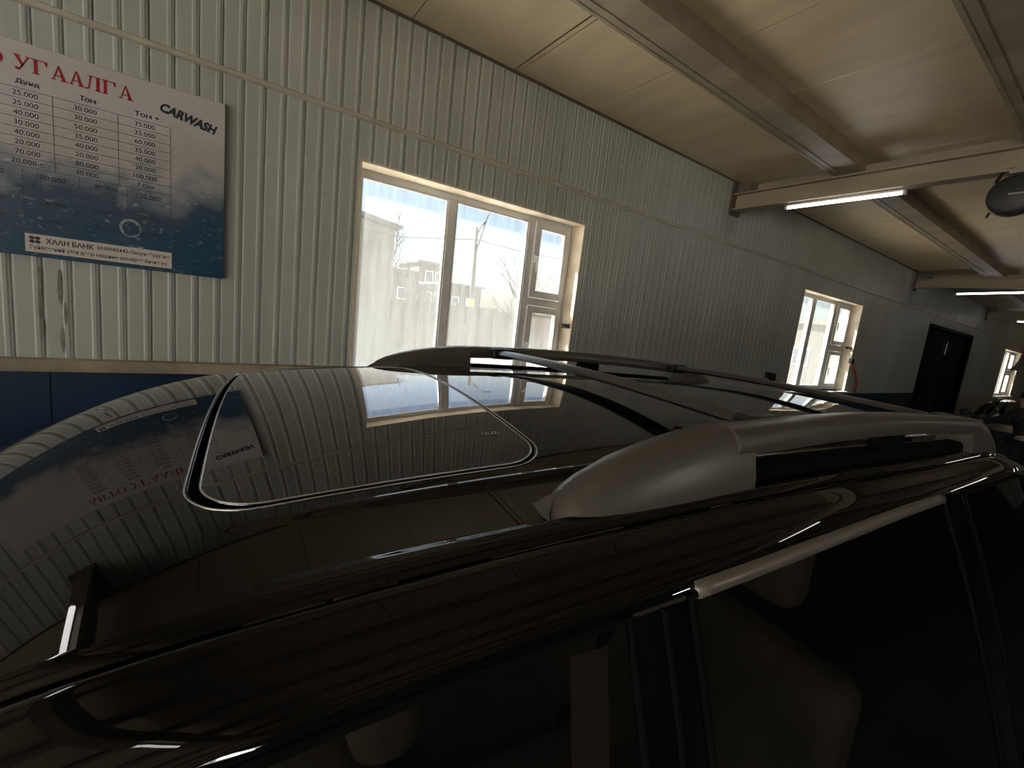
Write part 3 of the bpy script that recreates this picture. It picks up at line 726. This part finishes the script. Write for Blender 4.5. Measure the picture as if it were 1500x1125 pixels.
def crossbar(u, label):
    c = empty('crossbar', (0, 0, 0)); c.parent = car; tag(c, label); rows = []
    zb = base(u, .53) + .060
    for i in range(25):
        v = -.522 + 1.044 * i / 24; z = zb + .012 * (1 - (v / .53) ** 2)
        rows.append([(u - .035, v, z - .001), (u - .022, v, z + .009), (u, v, z + .013), (u + .022, v, z + .010), (u + .036, v, z + .002), (u + .02, v, z - .008), (u - .02, v, z - .009)])
    MB().grid(rows, closeu=True, cap=True).build('bar', M_bar, c, smooth=True, auto=1.2)
    for s in (-1, 1): MB().box(u - .045, u + .045, min(s * .490, s * .535), max(s * .490, s * .535), zb - .018, zb + .020).build('clamp', M_blackpl, c, bevel=.008)
crossbar(.863, 'grey crossbar over the roof just behind the sunroof'); crossbar(1.773, 'grey crossbar over the rear of the roof')
# tail: spoiler, tailgate, rear glass
sp = MB(); sp.grid([[(UE - .10 * v * v - .01, v, F(UE - .1 * v * v - .01, v) + .002), (UE + .07 - .1 * v * v, v, F(UE - .1 * v * v, v) - .012), (UE + .14 - .12 * v * v, v, F(UE - .1 * v * v, v) - .030), (UE + .13 - .12 * v * v, v, F(UE - .1 * v * v, v) - .055), (UE - .1 * v * v, v, F(UE - .1 * v * v, v) - .06)] for v in lin(-.612, .612, 40)], flip=True, cap=True)
sp.build('spoiler', M_paint, car, smooth=True, auto=.8)
def tail_pt(v, t):
    z = CZ - .27 + (.55 - CZ + .27) * t
    return (2.16 + .27 * sm(t * 1.4) - .16 * (abs(v) / .9) ** 3 , v * (.66 + .26 * sm(t * 1.9)) / .9, z)
MB().grid([[tail_pt(v, t) for v in lin(-.9, .9, 24)] for t in lin(0, .42, 8)]).build('rear_window', M_roofglass, car, smooth=True)
MB().grid([[tail_pt(v, t) for v in lin(-.9, .9, 24)] for t in lin(.42, 1, 10)]).build('tailgate', M_paint, car, smooth=True)
for s in (-1, 1):
    # rounded corner pillar that closes side and tail
    rows = []
    for j in range(13):
        t = j / 12; p = tail_pt(s * .9, t * .42); g = glass_pt(2.10 + .14 * t, s, t) if True else None
        g = (g[0], g[1], CZ - .25 + (ZBELT - CZ + .25) * t)
        rows.append([(g[0] + (p[0] - g[0]) * sm(i / 6) + .05 * math.sin(PI * i / 6), g[1] + (p[1] - g[1]) * i / 6 + s * .012 * math.sin(PI * i / 6), g[2] + (p[2] - g[2]) * i / 6) for i in range(7)])
    MB().grid(rows, flip=(s < 0)).build('corner_pillar', M_paint, car, smooth=True)
    MB().grid([[(2.33, s * .80, .95), (2.44, s * .66, .95)], [(2.30, s * .80, 1.35), (2.40, s * .68, 1.35)]], flip=(s > 0)).build('tail_lamp', M_redlamp, car)
MB().box(2.25, 2.52, -.88, .88, .48, .70).build('rear_bumper', M_paint, car, bevel=.04, seg=3)
# bonnet, nose, floor, wheels
def hood(u, v): return 1.20 - .045 * (UW - .1 - u) - .10 * (max(0, -1.5 - u) / .5) ** 2 - .06 * (v / .9) ** 2
MB().grid([[(u, v * (1 - .05 * (i / 12)), hood(u, v)) for v in lin(-.86, .86, 24)] for i, u in enumerate(lin(UW - .08, -1.98, 12))]).build('bonnet', M_paint, car, smooth=True)
MB().grid([[(-1.98 - .05 * math.sin(PI * t), v, .55 + (hood(-1.98, v) - .55) * t) for v in lin(-.82, .82, 16)] for t in lin(0, 1, 8)], flip=True).build('nose', M_paint, car, smooth=True)
MB().box(-2.06, -2.02, -.45, .45, .72, 1.0).build('grille', M_blackpl, car, bevel=.01)
for s in (-1, 1): MB().box(-2.05, -1.98, min(s * .52, s * .8), max(s * .52, s * .8), .82, 1.0).build('headlamp', M_lamp, car, bevel=.02)
MB().box(-2.10, -1.92, -.88, .88, .45, .66).build('front_bumper', M_paint, car, bevel=.04, seg=3)
MB().box(-1.9, 2.35, -.78, .78, .36, .44).build('floor_pan', M_dark, car)
for wu in (-1.33, 1.46):
    for s in (-1, 1):
        t = MB().lathe([(.20, -.11), (.33, -.12), (.375, -.09), (.385, 0), (.375, .09), (.33, .12), (.20, .11)], (wu, s * .79, .385), 'Y', 36).build('wheel', M_tyre, car, smooth=True)
        rm = MB(); rm.lathe([(.0, s * .10), (.05, s * .105), (.06, s * .09), (.205, s * .10), (.215, s * .08), (.21, -s * .1)], (wu, s * .79, .385), 'Y', 30); rm.build('rim', M_rim, t, smooth=True)
# cabin: head lining, seats, dashboard, pillar trims
MB().grid([[(u, v, F(u, v) - .035) for v in lin(-.55, .55, 12)] for u in lin(-.15, 2.05, 20)], flip=True).build('head_lining', M_dark, car, smooth=True)
def seat(u, v, w, label=None):
    st = empty('seat', (u, v, 0)); st.parent = car
    MB().box(-.28, .25, -w, w, .62, .80).build('cushion', M_beige, st, bevel=.05, seg=3)
    bm = MB(); bm.v += [(.18, -w, .75), (.34, -w, .75), (.34, w, .75), (.18, w, .75), (.38, -w * .85, 1.36), (.48, -w * .85, 1.36), (.48, w * .85, 1.36), (.38, w * .85, 1.36)]
    bm.f += [(0, 3, 2, 1), (4, 5, 6, 7), (0, 1, 5, 4), (1, 2, 6, 5), (2, 3, 7, 6), (3, 0, 4, 7)]; bm.build('backrest', M_beige, st, bevel=.04, seg=3)
    MB().box(.40, .50, -.13, .13, 1.42, 1.60).build('headrest', M_beige, st, bevel=.04, seg=3)
seat(-.20, -.36, .25); seat(-.20, .36, .25); seat(.75, -.36, .33); seat(.75, .36, .33)
for s in (-1, 1):
    MB().grid([[(.380 + .05 * i, s * (.655 + .13 * (1 - t)), 1.16 + .53 * t) for i in range(2)] for t in lin(0, 1, 6)], flip=(s > 0)).build('pillar_trim', M_beige, car, smooth=True)
MB().box(-1.0, -.62, -.72, .72, .8, 1.16).build('dashboard', M_dark, car, bevel=.05, seg=3)

# the cabin narrows towards the tail
done = set()
def narrow(o):
    for ch in o.children:
        if ch.type == 'MESH' and ch.data.name not in done and ch.name.split('.')[0] not in ('wheel', 'rim'):
            done.add(ch.data.name)
            for v in ch.data.vertices:
                t = max(0, v.co.x - .5); zf = sm((v.co.z - .9) / .4)
                v.co.y *= 1 - zf * .075 * t * t / (t + .4)
        narrow(ch)
narrow(car)

# ------------------------------------------------------------------ price board on the wall
pb = empty('price_board', (0, D - .022, CZ), label='blue and white car wash price board on the siding left of the window', cat='sign')
M_board = bpy.data.materials.new('board_print'); M_board.use_nodes = True
n = M_board.node_tree; bs = n.nodes['Principled BSDF']; bs.inputs['Roughness'].default_value = .3
tc = n.nodes.new('ShaderNodeTexCoord'); sx_ = n.nodes.new('ShaderNodeSeparateXYZ'); n.links.new(tc.outputs['Object'], sx_.inputs[0])
def N(t, **k):
    o = n.nodes.new(t)
    for a, v in k.items(): setattr(o, a, v)
    return o
n1 = N('ShaderNodeTexNoise'); n1.inputs['Scale'].default_value = 5; n1.inputs['Detail'].default_value = 8; n1.inputs['Distortion'].default_value = .6; n.links.new(tc.outputs['Object'], n1.inputs[0])
ma = N('ShaderNodeMath', operation='MULTIPLY_ADD'); n.links.new(n1.outputs[0], ma.inputs[0]); ma.inputs[1].default_value = .42; n.links.new(sx_.outputs[2], ma.inputs[2])   # height plus wave
mr = N('ShaderNodeMath', operation='MULTIPLY_ADD'); n.links.new(sx_.outputs[0], mr.inputs[0]); mr.inputs[1].default_value = -.12; n.links.new(ma.outputs[0], mr.inputs[2])
r1 = N('ShaderNodeValToRGB'); el = r1.color_ramp.elements
el[0].position = .20; el[0].color = (.010, .062, .125, 1); el[1].position = .95; el[1].color = (.62, .60, .62, 1)
for p_, c_ in ((.42, (.016, .07, .14, 1)), (.56, (.05, .09, .15, 1)), (.64, (.27, .30, .35, 1)), (.74, (.52, .50, .49, 1)), (.86, (.57, .54, .53, 1))):
    e_ = el.new(p_); e_.color = c_
n.links.new(mr.outputs[0], r1.inputs[0])
n2 = N('ShaderNodeTexNoise'); n2.inputs['Scale'].default_value = 34; n2.inputs['Detail'].default_value = 4; n2.inputs['Distortion'].default_value = 1.4
mp = N('ShaderNodeMapping'); mp.inputs['Scale'].default_value = (.7, 1, 1.6); mp.inputs['Rotation'].default_value = (0, .5, 0); n.links.new(tc.outputs['Object'], mp.inputs[0]); n.links.new(mp.outputs[0], n2.inputs[0])
r2 = N('ShaderNodeValToRGB'); r2.color_ramp.elements[0].position = .60; r2.color_ramp.elements[0].color = (0, 0, 0, 1); r2.color_ramp.elements[1].position = .74; r2.color_ramp.elements[1].color = (.45, .45, .45, 1); n.links.new(n2.outputs[0], r2.inputs[0])
mx = N('ShaderNodeMixRGB'); n.links.new(r2.outputs[0], mx.inputs[0]); n.links.new(r1.outputs[0], mx.inputs[1]); mx.inputs[2].default_value = (.62, .63, .62, 1)
n.links.new(mx.outputs[0], bs.inputs['Base Color'])
BX0, BX1, BZ0, BZ1 = -1.36, .057, .030, .852
box('board', M_board, BX0, BX1, 0, .018, BZ0, BZ1, pb, bevel=.002)
M_ink = mat('ink', (.035, .035, .05), .5); M_redink = mat('red_ink', (.42, .015, .02), .45); M_line = mat('table_line', (.10, .10, .13), .5); M_navy = mat('navy_ink', (.02, .035, .06), .5)
M_white = mat('label_white', (.72, .68, .64), .5)
def text_mesh(body, bold=0.):
    c = bpy.data.curves.new('t', 'FONT'); c.body = body; c.size = 1; c.resolution_u = 3; c.offset = bold; c.fill_mode = 'FRONT'
    o = bpy.data.objects.new('t', c); me = bpy.data.meshes.new_from_object(o); bpy.data.objects.remove(o); bpy.data.curves.remove(c)
    vs = [v.co.copy() for v in me.vertices]; fs = [tuple(p.vertices) for p in me.polygons]; bpy.data.meshes.remove(me)
    x0 = min(v.x for v in vs); x1 = max(v.x for v in vs); y0 = min(v.y for v in vs); y1 = max(v.y for v in vs)
    return [((v.x - x0) / (x1 - x0), (v.y - y0) / (y1 - y0)) for v in vs], fs, (x1 - x0) / (y1 - y0)
tcache = {}
def put_text(mb, body, cx, cz, w, hh, rot=0., bold=0., depth=-.0012, slant=0.):
    """text centred on (cx, cz), facing the hall"""
    if (body, bold) not in tcache: tcache[(body, bold)] = text_mesh(body, bold)
    vs, fs, asp = tcache[(body, bold)]; i = len(mb.v); c, s_ = math.cos(rot), math.sin(rot)
    for (x, y) in vs:
        a, b = (x - .5) * w, (y - .5) * hh
        mb.v.append((cx + a * c - b * s_ + slant * b, depth, cz + a * s_ + b * c))
    mb.f += [tuple(i + k for k in f) for f in fs]
# serif title letters drawn as strokes in a unit box
GL = {
 'Г': [[(.10, 0), (.30, 0), (.30, 1), (.10, 1)], [(0, 0), (.40, 0), (.40, .06), (0, .06)], [(0, .93), (.86, .93), (.86, 1), (0, 1)], [(.78, .68), (.86, .68), (.86, .93), (.70, .93)]],
 'А': [[(.12, .04), (.20, .04), (.52, .95), (.45, 1)], [(.45, 1), (.52, 1), (.90, .04), (.66, .04)], [(.24, .28), (.70, .28), (.68, .35), (.27, .35)], [(0, 0), (.30, 0), (.30, .06), (0, .06)], [(.56, 0), (1, 0), (1, .06), (.56, .06)]],
 'Л': [[(.02, 0), (.14, 0), (.22, .08), (.02, .14)], [(.14, .02), (.24, .10), (.38, .95), (.29, .95)], [(.18, .93), (.98, .93), (.98, 1), (.18, 1)], [(.66, 0), (.86, 0), (.86, .95), (.66, .95)], [(.56, 0), (.98, 0), (.98, .06), (.56, .06)]],
 'У': [[(.08, .95), (.30, .95), (.58, .36), (.48, .24)], [(.78, .95), (.86, .95), (.40, .10), (.30, .10)], [(.10, .02), (.34, 0), (.42, .14), (.12, .18)], [(0, .94), (.42, .94), (.42, 1), (0, 1)], [(.66, .94), (1, .94), (1, 1), (.66, 1)]],
 'Т': [[(.40, 0), (.60, 0), (.60, 1), (.40, 1)], [(.02, .93), (.98, .93), (.98, 1), (.02, 1)], [(.02, .7), (.10, .7), (.18, .93), (.02, .93)], [(.90, .7), (.98, .7), (.98, .93), (.82, .93)], [(.28, 0), (.72, 0), (.72, .06), (.28, .06)]],
 'В': [[(.10, 0), (.30, 0), (.30, 1), (.10, 1)], [(.0, .94), (.6, .94), (.72, 1), (0, 1)], [(.3, .48), (.62, .48), (.62, .55), (.3, .55)], [(0, 0), (.7, 0), (.6, .06), (0, .06)], [(.60, .06), (.88, .12), (.88, .42), (.60, .48)], [(.60, .55), (.82, .62), (.82, .88), (.60, .94)]],
 'О': [[(.5 + .5 * math.cos(a), .5 + .5 * math.sin(a)), (.5 + .5 * math.cos(b), .5 + .5 * math.sin(b)), (.5 + .29 * math.cos(b), .5 + .44 * math.sin(b)), (.5 + .29 * math.cos(a), .5 + .44 * math.sin(a))] for a, b in [(2 * PI * i / 24, 2 * PI * (i + 1) / 24) for i in range(24)]],
}
ttl = MB()
def serif(word, x0, x1, z0, z1):
    w = (x1 - x0) / len(word)
    for i, ch in enumerate(word):
        for q in GL[ch]: ttl.poly([(x0 + (i + a * .97) * w, -.0012, z0 + b * (z1 - z0)) for a, b in q])
serif('УГААЛГА', -.642, -.279, .747, .802); ttl.build('title_lettering', M_redink, pb); ttl = MB(); serif('АВТО', -.880, -.668, .747, .802); ttl.build('title_lettering', M_redink, pb)
pass
cw = MB(); put_text(cw, 'CARWASH', -.084, .740, .212, .040, rot=-.19, bold=.045, slant=.18); cw.build('carwash_lettering', M_navy, pb)
ROWZ = [.661 - .0368 * i for i in range(9)]
for cx, hd, rows in ((-.613, 'Дунд', ['25.000', '25.000', '40.000', '30.000', '40.000', '20.000', '70.000', '20.000-с']), (-.437, 'Том', ['30.000', '30.000', '50.000', '35.000', '40.000', '20.000', '80.000', '30.000']), (-.243, 'Том +', ['35.000', '35.000', '60.000', '35.000', '40.000', '20.000', '100.000', '7 сая']), (-.80, 'Бага', ['20.000', '20.000', '35.000', '25.000', '35.000', '15.000', '60.000', '20.000'])):
    mb = MB(); put_text(mb, hd, cx + .008, .704, .017 * len(hd), .021, bold=.02); mb.build('column_heading', M_ink, pb); mb = MB()
    for i, t in enumerate(rows): put_text(mb, t, cx, ROWZ[i], .0118 * len(t), .0185)
    mb.build('price_column', M_ink, pb)
mb = MB()
for cx, rows in ((-.548, [('100.000', .356), ('100.000', .253), ('60.000', .183)]), (-.377, [('80.000', .360), ('120.000', .256), ('80.000', .186)]), (-.232, [('120.000', .356), ('130.000', .258), ('90.000', .19)]), (-.72, [('80.000', .352), ('90.000', .25), ('50.000', .18)])):
    for t, z in rows: put_text(mb, t, cx, z, .0122 * len(t), .018)
mb.build('price_column', M_ink, pb)
ln = MB(); L = .0016
for i in range(10): z = .642 + .0368 - .0368 * i; ln.box(-1.30, -.152, -.0010, -.0004, z - L / 2, z + L / 2)
for z in (.290, .215, .150): ln.box(-1.30, -.152, -.0010, -.0004, z - L / 2, z + L / 2)
for x in (-.715, -.536, -.334, -.152): ln.box(x - L / 2, x + L / 2, -.0010, -.0004, .385, .679)
for x in (-.632, -.463, -.307, -.152): ln.box(x - L / 2, x + L / 2, -.0010, -.0004, .14, .385)
ln.build('table_lines', M_line, pb)
sl = box('bank_label', M_white, -.633, -.149, -.003, -.0002, .048, .122, pb)
mb = MB(); put_text(mb, 'ХААН БАНК', -.497, .099, .150, .022, bold=.03, depth=-.0036); put_text(mb, '5030585442-Оюун-Эрдэнэ', -.285, .099, .255, .020, bold=.02, depth=-.0036)
put_text(mb, 'Гүйлгээний утга дээр машины номерээ бичнэ үү.', -.392, .067, .455, .021, bold=.02, depth=-.0036)
for (a, b) in ((-.613, .106), (-.596, .106), (-.613, .091), (-.596, .091)): mb.poly([(a + .0085 * math.cos(2 * PI * i / 14), -.0036, b + .0072 * math.sin(2 * PI * i / 14)) for i in range(14)])
mb.build('label_lettering', M_ink, sl)
bub = MB(); bub.poly  # pale ring of a printed bubble
for i in range(32):
    a, b = 2 * PI * i / 32, 2 * PI * (i + 1) / 32; ri = .028 if 2 < i < 20 else .034
    bub.poly([(-.298 + r_ * math.cos(t), -.0008, .207 + r_ * 1.05 * math.sin(t)) for r_, t in ((.038, a), (.038, b), (ri, b), (ri, a))])
bub.build('bubble_print', mat('bubble_ink', (.36, .40, .44), .4), pb)

# ------------------------------------------------------------------ small things on wall and beam
hr = empty('hose_reel', (4.36, .75, CZ + 1.155), label='round black hose reel hanging from the nearest cross beam', cat='hose reel')
MB().lathe([(0, -.06), (.10, -.055), (.125, -.035), (.128, .035), (.10, .055), (0, .06)], (0, 0, 0), 'X', 36).build('drum', mat('reel_grey', (.03, .032, .032), .5), hr, smooth=True)
MB().box(-.064, -.058, -.05, .02, -.006, .004).build('handle_bar', M_rim, hr)
MB().tube([(0, .10, .10), (.02, .09, .15), (.04, .075, .185), (.05, .04, .19)], .010, 8).build('hook', M_blackpl, hr)
MB().tube([(0, .095, -.095), (0, .105, -.13)], .007, 6).build('hose_end', M_blackpl, hr)
hk = MB(); hk.box(4.36, 4.44, .30, .80, ZU - .022, ZU - .003); tag(hk.build('reel_hanger', M_rim), 'pale steel hanger strip between beam and hose reel', 'hanger')
# wall tap / socket
st = empty('wall_socket', (5.82, D - .03, CZ - .375), label='small black socket on the siding before the second window', cat='socket')
MB().box(-.07, .0, -.02, .03, -.01, .06).build('body', M_blackpl, st, bevel=.008); MB().box(.03, .10, -.03, .03, -.07, .05).build('plug', M_blackpl, st, bevel=.008)
MB().tube([(.0, -.01, .03), (.04, -.03, .02), (.06, -.02, -.02)], .008, 6).build('lead', M_blackpl, st)
# red cable by second window
tag(MB().tube([(8.32, D - .02, CZ - .09), (8.40, D - .02, CZ - .16), (8.60, D - .025, CZ - .28), (8.73, D - .02, CZ - .40), (8.74, D - .03, CZ - .50), (8.72, D - .02, CZ - .60)], .012, 8).build('red_cable', M_red, smooth=True), 'short red cable hanging beside the second window', 'cable')
tag(MB().box(8.26, 8.37, D - .05, D - .005, CZ - .12, CZ - .04).build('cable_box', M_blackpl, bevel=.006), 'small black box above the red cable', 'box')
# red hanging hose with a black gun in front of the far window
hs = empty('spray_hose', (9.3, 1.08, 0), label='red hose hanging from the ceiling with a black spray gun', cat='hose')
MB().tube([(.0, 0, ZC - .01), (.02, .0, CZ + .9), (-.01, .02, CZ + .5), (-.02, .02, CZ + .27)], .009, 8).build('hose', M_red, hs, smooth=True)
g_ = MB(); g_.tube([(-.02, .02, CZ + .28), (-.02, .03, CZ + .18), (-.03, .06, CZ + .06)], [.014, .020, .030], 8); g_.tube([(-.02, .035, CZ + .14), (-.02, .09, CZ + .05)], .02, 8); g_.build('spray_gun', M_blackpl, hs)

# ------------------------------------------------------------------ second car by the gate
c2 = empty('car', (14.9, 1.36, 0), 0., label='dark car parked nose-on by the blue gate, half hidden', cat='car')
M_p2 = mat('dark_grey_paint', (.02, .021, .023), .2, coat=.8)
def half(v, w, e=2.6): return (1 - abs(v / w) ** e)
def body_sec(x):
    w = .86 - .10 * max(0, (abs(x) - 1.6) / .6) ** 2
    zt = 1.02 if x > -.95 else 1.02 - .14 * ((-.95 - x) / 1.2) ** 1.5
    if x > 1.9: zt -= .12 * ((x - 1.9) / .4)
    return [(x, -w * .93, .30), (x, -w, .55), (x, -w * .995, .80), (x, -w * .93, zt - .04), (x, -w * .80, zt), (x, -w * .4, zt + .025), (x, 0, zt + .03), (x, w * .4, zt + .025), (x, w * .80, zt), (x, w * .93, zt - .04), (x, w * .995, .80), (x, w, .55), (x, w * .93, .30)]
MB().grid([body_sec(x) for x in lin(-2.15, 2.2, 30)], closeu=True, cap=True).build('body', M_p2, c2, smooth=True, auto=.9)
def cabin(x, z): return (.74 - .16 * (z - 1.0) / .45)
roof2 = MB().grid([[(x, v, 1.47 - .06 * (v / .6) ** 2 - .05 * ((x - .5) / .9) ** 2) for v in lin(-.59, .59, 14)] for x in lin(-.25, 1.45, 14)]); roof2.build('roof', M_p2, c2, smooth=True)
for s in (-1, 1):
    MB().tube([(-1.02, s * .76, 1.0), (-.62, s * .69, 1.25), (-.25, s * .59, 1.40), (.5, s * .61, 1.415), (1.45, s * .59, 1.36), (1.95, s * .72, 1.02)], [.05, .045, .04, .035, .045, .05], 8).build('roof_pillar', M_p2, c2, smooth=True)
    MB().tube([(.45, s * .615, 1.40), (.50, s * .77, 1.02)], .035, 8).build('door_pillar', M_p2, c2, smooth=True)
    MB().grid([[(-.98, s * .765, 1.02), (-.25, s * .61, 1.40)], [(.45, s * .78, 1.02), (.45, s * .625, 1.40)]], flip=(s > 0)).build('side_window', M_clear, c2); MB().grid([[(.52, s * .78, 1.02), (.5, s * .625, 1.40)], [(1.9, s * .74, 1.02), (1.45, s * .6, 1.36)]], flip=(s > 0)).build('side_window', M_clear, c2)
    mi = MB().box(-.88, -.72, min(s * .84, s * 1.0), max(s * .84, s * 1.0), 1.02, 1.14).build('side_mirror', M_p2, c2, bevel=.03, seg=3)
    MB().box(-2.17, -2.05, min(s * .45, s * .72), max(s * .45, s * .72), .66, .78).build('headlamp', M_lamp, c2, bevel=.02)
    for wx in (-1.35, 1.35):
        t = MB().lathe([(.18, -.1), (.29, -.1), (.32, -.07), (.32, .07), (.29, .1), (.18, .1)], (wx, s * .80, .32), 'Y', 28).build('wheel', M_tyre, c2, smooth=True); MB().lathe([(0, s * .09), (.18, s * .09), (.19, 0)], (wx, s * .80, .32), 'Y', 24).build('rim', M_rim, t, smooth=True)
MB().grid([[(-1.00, v, 1.03 + .015 * (1 - (v / .72) ** 2)) for v in lin(-.72, .72, 8)], [(-.27, v * .8, 1.43) for v in lin(-.72, .72, 8)]]).build('windshield', M_clear, c2, smooth=True)
MB().grid([[(1.95, v, 1.03) for v in lin(-.68, .68, 8)], [(1.47, v * .84, 1.37) for v in lin(-.68, .68, 8)]], flip=True).build('rear_window', M_clear, c2, smooth=True)
MB().tube([(-1.03, v, 1.045 + .02 * (1 - (v / .75) ** 2)) for v in lin(-.75, .75, 12)], .012, 6).build('cowl_trim', M_chrome, c2, smooth=True)

# ------------------------------------------------------------------ person beside the second car
M_skin = mat('skin', (.45, .29, .21), .6); M_jacket = mat('dark_jacket', (.018, .020, .022), .8, noise=.3, nscale=8); M_trous = mat('dark_trousers', (.015, .016, .02), .85); M_hair = mat('dark_hair', (.010, .008, .007), .6); M_shoe = mat('shoe', (.01, .01, .01), .6)
def skin(name, verts, edges, m, parent, sub=2, root=0):
    me = bpy.data.meshes.new(name); me.from_pydata([v[:3] for v in verts], edges, []); o = bpy.data.objects.new(name, me); COL.objects.link(o)
    sk = o.modifiers.new('skin', 'SKIN'); sk.use_smooth_shade = True
    for i, v in enumerate(verts):
        r = v[3]; me.skin_vertices[0].data[i].radius = r if isinstance(r, tuple) else (r, r); me.skin_vertices[0].data[i].use_root = (i == root)
    sb = o.modifiers.new('sub', 'SUBSURF'); sb.levels = sub; sb.render_levels = sub
    me.materials.append(m)
    if parent: o.parent = parent
    return o
def person(loc, rz, label):
    p = empty('person', loc, rz, label=label, cat='person')
    # frame: +x is the way the person faces, +y the person's left
    J = {'pel': (0, 0, .95, (.13, .16)), 'waist': (.02, 0, 1.08, (.11, .14)), 'chest': (.07, 0, 1.28, (.12, .17)), 'neckb': (.10, 0, 1.43, (.075, .09)), 'neck': (.13, 0, 1.50, .055), 'head1': (.155, 0, 1.58, (.085, .075)), 'head2': (.16, 0, 1.67, (.10, .08)), 'head3': (.15, 0, 1.72, (.07, .06))}
    V = list(J.values()); K = {k: i for i, k in enumerate(J)}
    E = [(0, 1), (1, 2), (2, 3), (3, 4), (4, 5), (5, 6), (6, 7)]
    def add(par, pts):
        last = par
        for q in pts: V.append(q); E.append((last, len(V) - 1)); last = len(V) - 1
        return last
    arms = {}
    for s in (-1, 1):
        add(0, [(0, s * .10, .88, .095), (.02, s * .11, .52, .062), (-.01, s * .11, .28, .052), (-.02, s * .11, .09, .040), (.10, s * .12, .035, .034), (.17, s * .12, .03, .028)])
        if s > 0: arm = [(.09, .19, 1.40, .062), (.22, .30, 1.24, .048), (.42, .34, 1.16, .040), (.50, .35, 1.15, .030)]
        else: arm = [(.09, -.19, 1.40, .062), (.10, -.27, 1.14, .048), (.24, -.27, .97, .038), (.29, -.26, .93, .030)]
        w = add(3, arm); b = V[w]; a = V[w - 1]
        d = Vector((b[0] - a[0], b[1] - a[1], b[2] - a[2])).normalized()
        for i, (off, ln) in enumerate(((-.030, .070), (-.010, .085), (.010, .080), (.028, .062))):
            c = Vector(b[:3]) + d * .05 + Vector((0, off, 0)); e1 = c + d * ln * .6; e2 = e1 + (d + Vector((0, 0, -.5))).normalized() * ln * .5
            V.append((*c, .011)); E.append((w, len(V) - 1)); V.append((*e1, .009)); E.append((len(V) - 2, len(V) - 1)); V.append((*e2, .008)); E.append((len(V) - 2, len(V) - 1))
        c = Vector(b[:3]) + d * .01 + Vector((0, -s * .035, .005)); V.append((*c, .012)); E.append((w, len(V) - 1)); c = c + d * .045 + Vector((0, -s * .01, 0)); V.append((*c, .009)); E.append((len(V) - 2, len(V) - 1))
    skin('body', V, E, M_skin, p)
    # jacket
    V2 = [(0, 0, .90, (.155, .19)), (.02, 0, 1.08, (.14, .175)), (.07, 0, 1.28, (.15, .20)), (.10, 0, 1.43, (.10, .12)), (.125, 0, 1.48, (.075, .08))]; E2 = [(0, 1), (1, 2), (2, 3), (3, 4)]
    for s in (-1, 1):
        pts = [(.09, .19, 1.40, .082), (.22, .30, 1.24, .066), (.43, .34, 1.16, .052)] if s > 0 else [(.09, -.19, 1.40, .082), (.10, -.27, 1.14, .066), (.23, -.27, .98, .052)]
        last = 3
        for q in pts: V2.append(q); E2.append((last, len(V2) - 1)); last = len(V2) - 1
    skin('jacket', V2, E2, M_jacket, p)
    V3 = [(0, 0, .96, (.15, .18))]; E3 = []
    for s in (-1, 1):
        last = 0
        for q in ((0, s * .10, .86, .115), (.02, s * .11, .52, .080), (-.01, s * .11, .28, .070), (-.02, s * .11, .10, .065)): V3.append(q); E3.append((last, len(V3) - 1)); last = len(V3) - 1
    skin('trousers', V3, E3, M_trous, p)
    for s in (-1, 1): MB().tube([(-.09, s * .115, .055), (-.02, s * .115, .06), (.10, s * .12, .05), (.20, s * .12, .04)], [.045, .055, .048, .035], 10).build('shoe', M_shoe, p, smooth=True)
    hm = MB(); rows = []
    for i in range(9):
        a = PI * .62 * i / 8
        rows.append([(.135 + .115 * math.sin(a) * math.cos(t) - .012, .097 * math.sin(a) * math.sin(t), 1.665 + .125 * math.cos(a) - (.03 if math.cos(t) < 0 else -.02) * (i / 8)) for t in lin(0, 2 * PI, 24)[:-1]])
    hm.grid(rows, closeu=True, flip=True); hm.build('hair', M_hair, p, smooth=True)
    for s in (-1, 1):
        MB().lathe([(0, -.006), (.011, -.004), (.011, .004), (0, .006)], (.245, s * .033, 1.645), 'X', 10).build('eye', M_hair, p, smooth=True)
        MB().lathe([(0, -.010), (.018, -.008), (.028, 0), (.018, .008), (0, .010)], (.15, s * .085, 1.635), 'Y', 12).build('ear', M_skin, p, smooth=True)
    MB().tube([(.245, 0, 1.65), (.27, 0, 1.615), (.25, 0, 1.605)], [.010, .016, .012], 8).build('nose', M_skin, p, smooth=True)
    MB().tube([(.235, -.022, 1.575), (.248, 0, 1.573), (.235, .022, 1.575)], .006, 6).build('mouth', mat('lips', (.30, .13, .11), .6), p)
    return p
person((11.25, 1.03, 0), 1.0, 'person in dark clothes reaching over beside the second parked car')
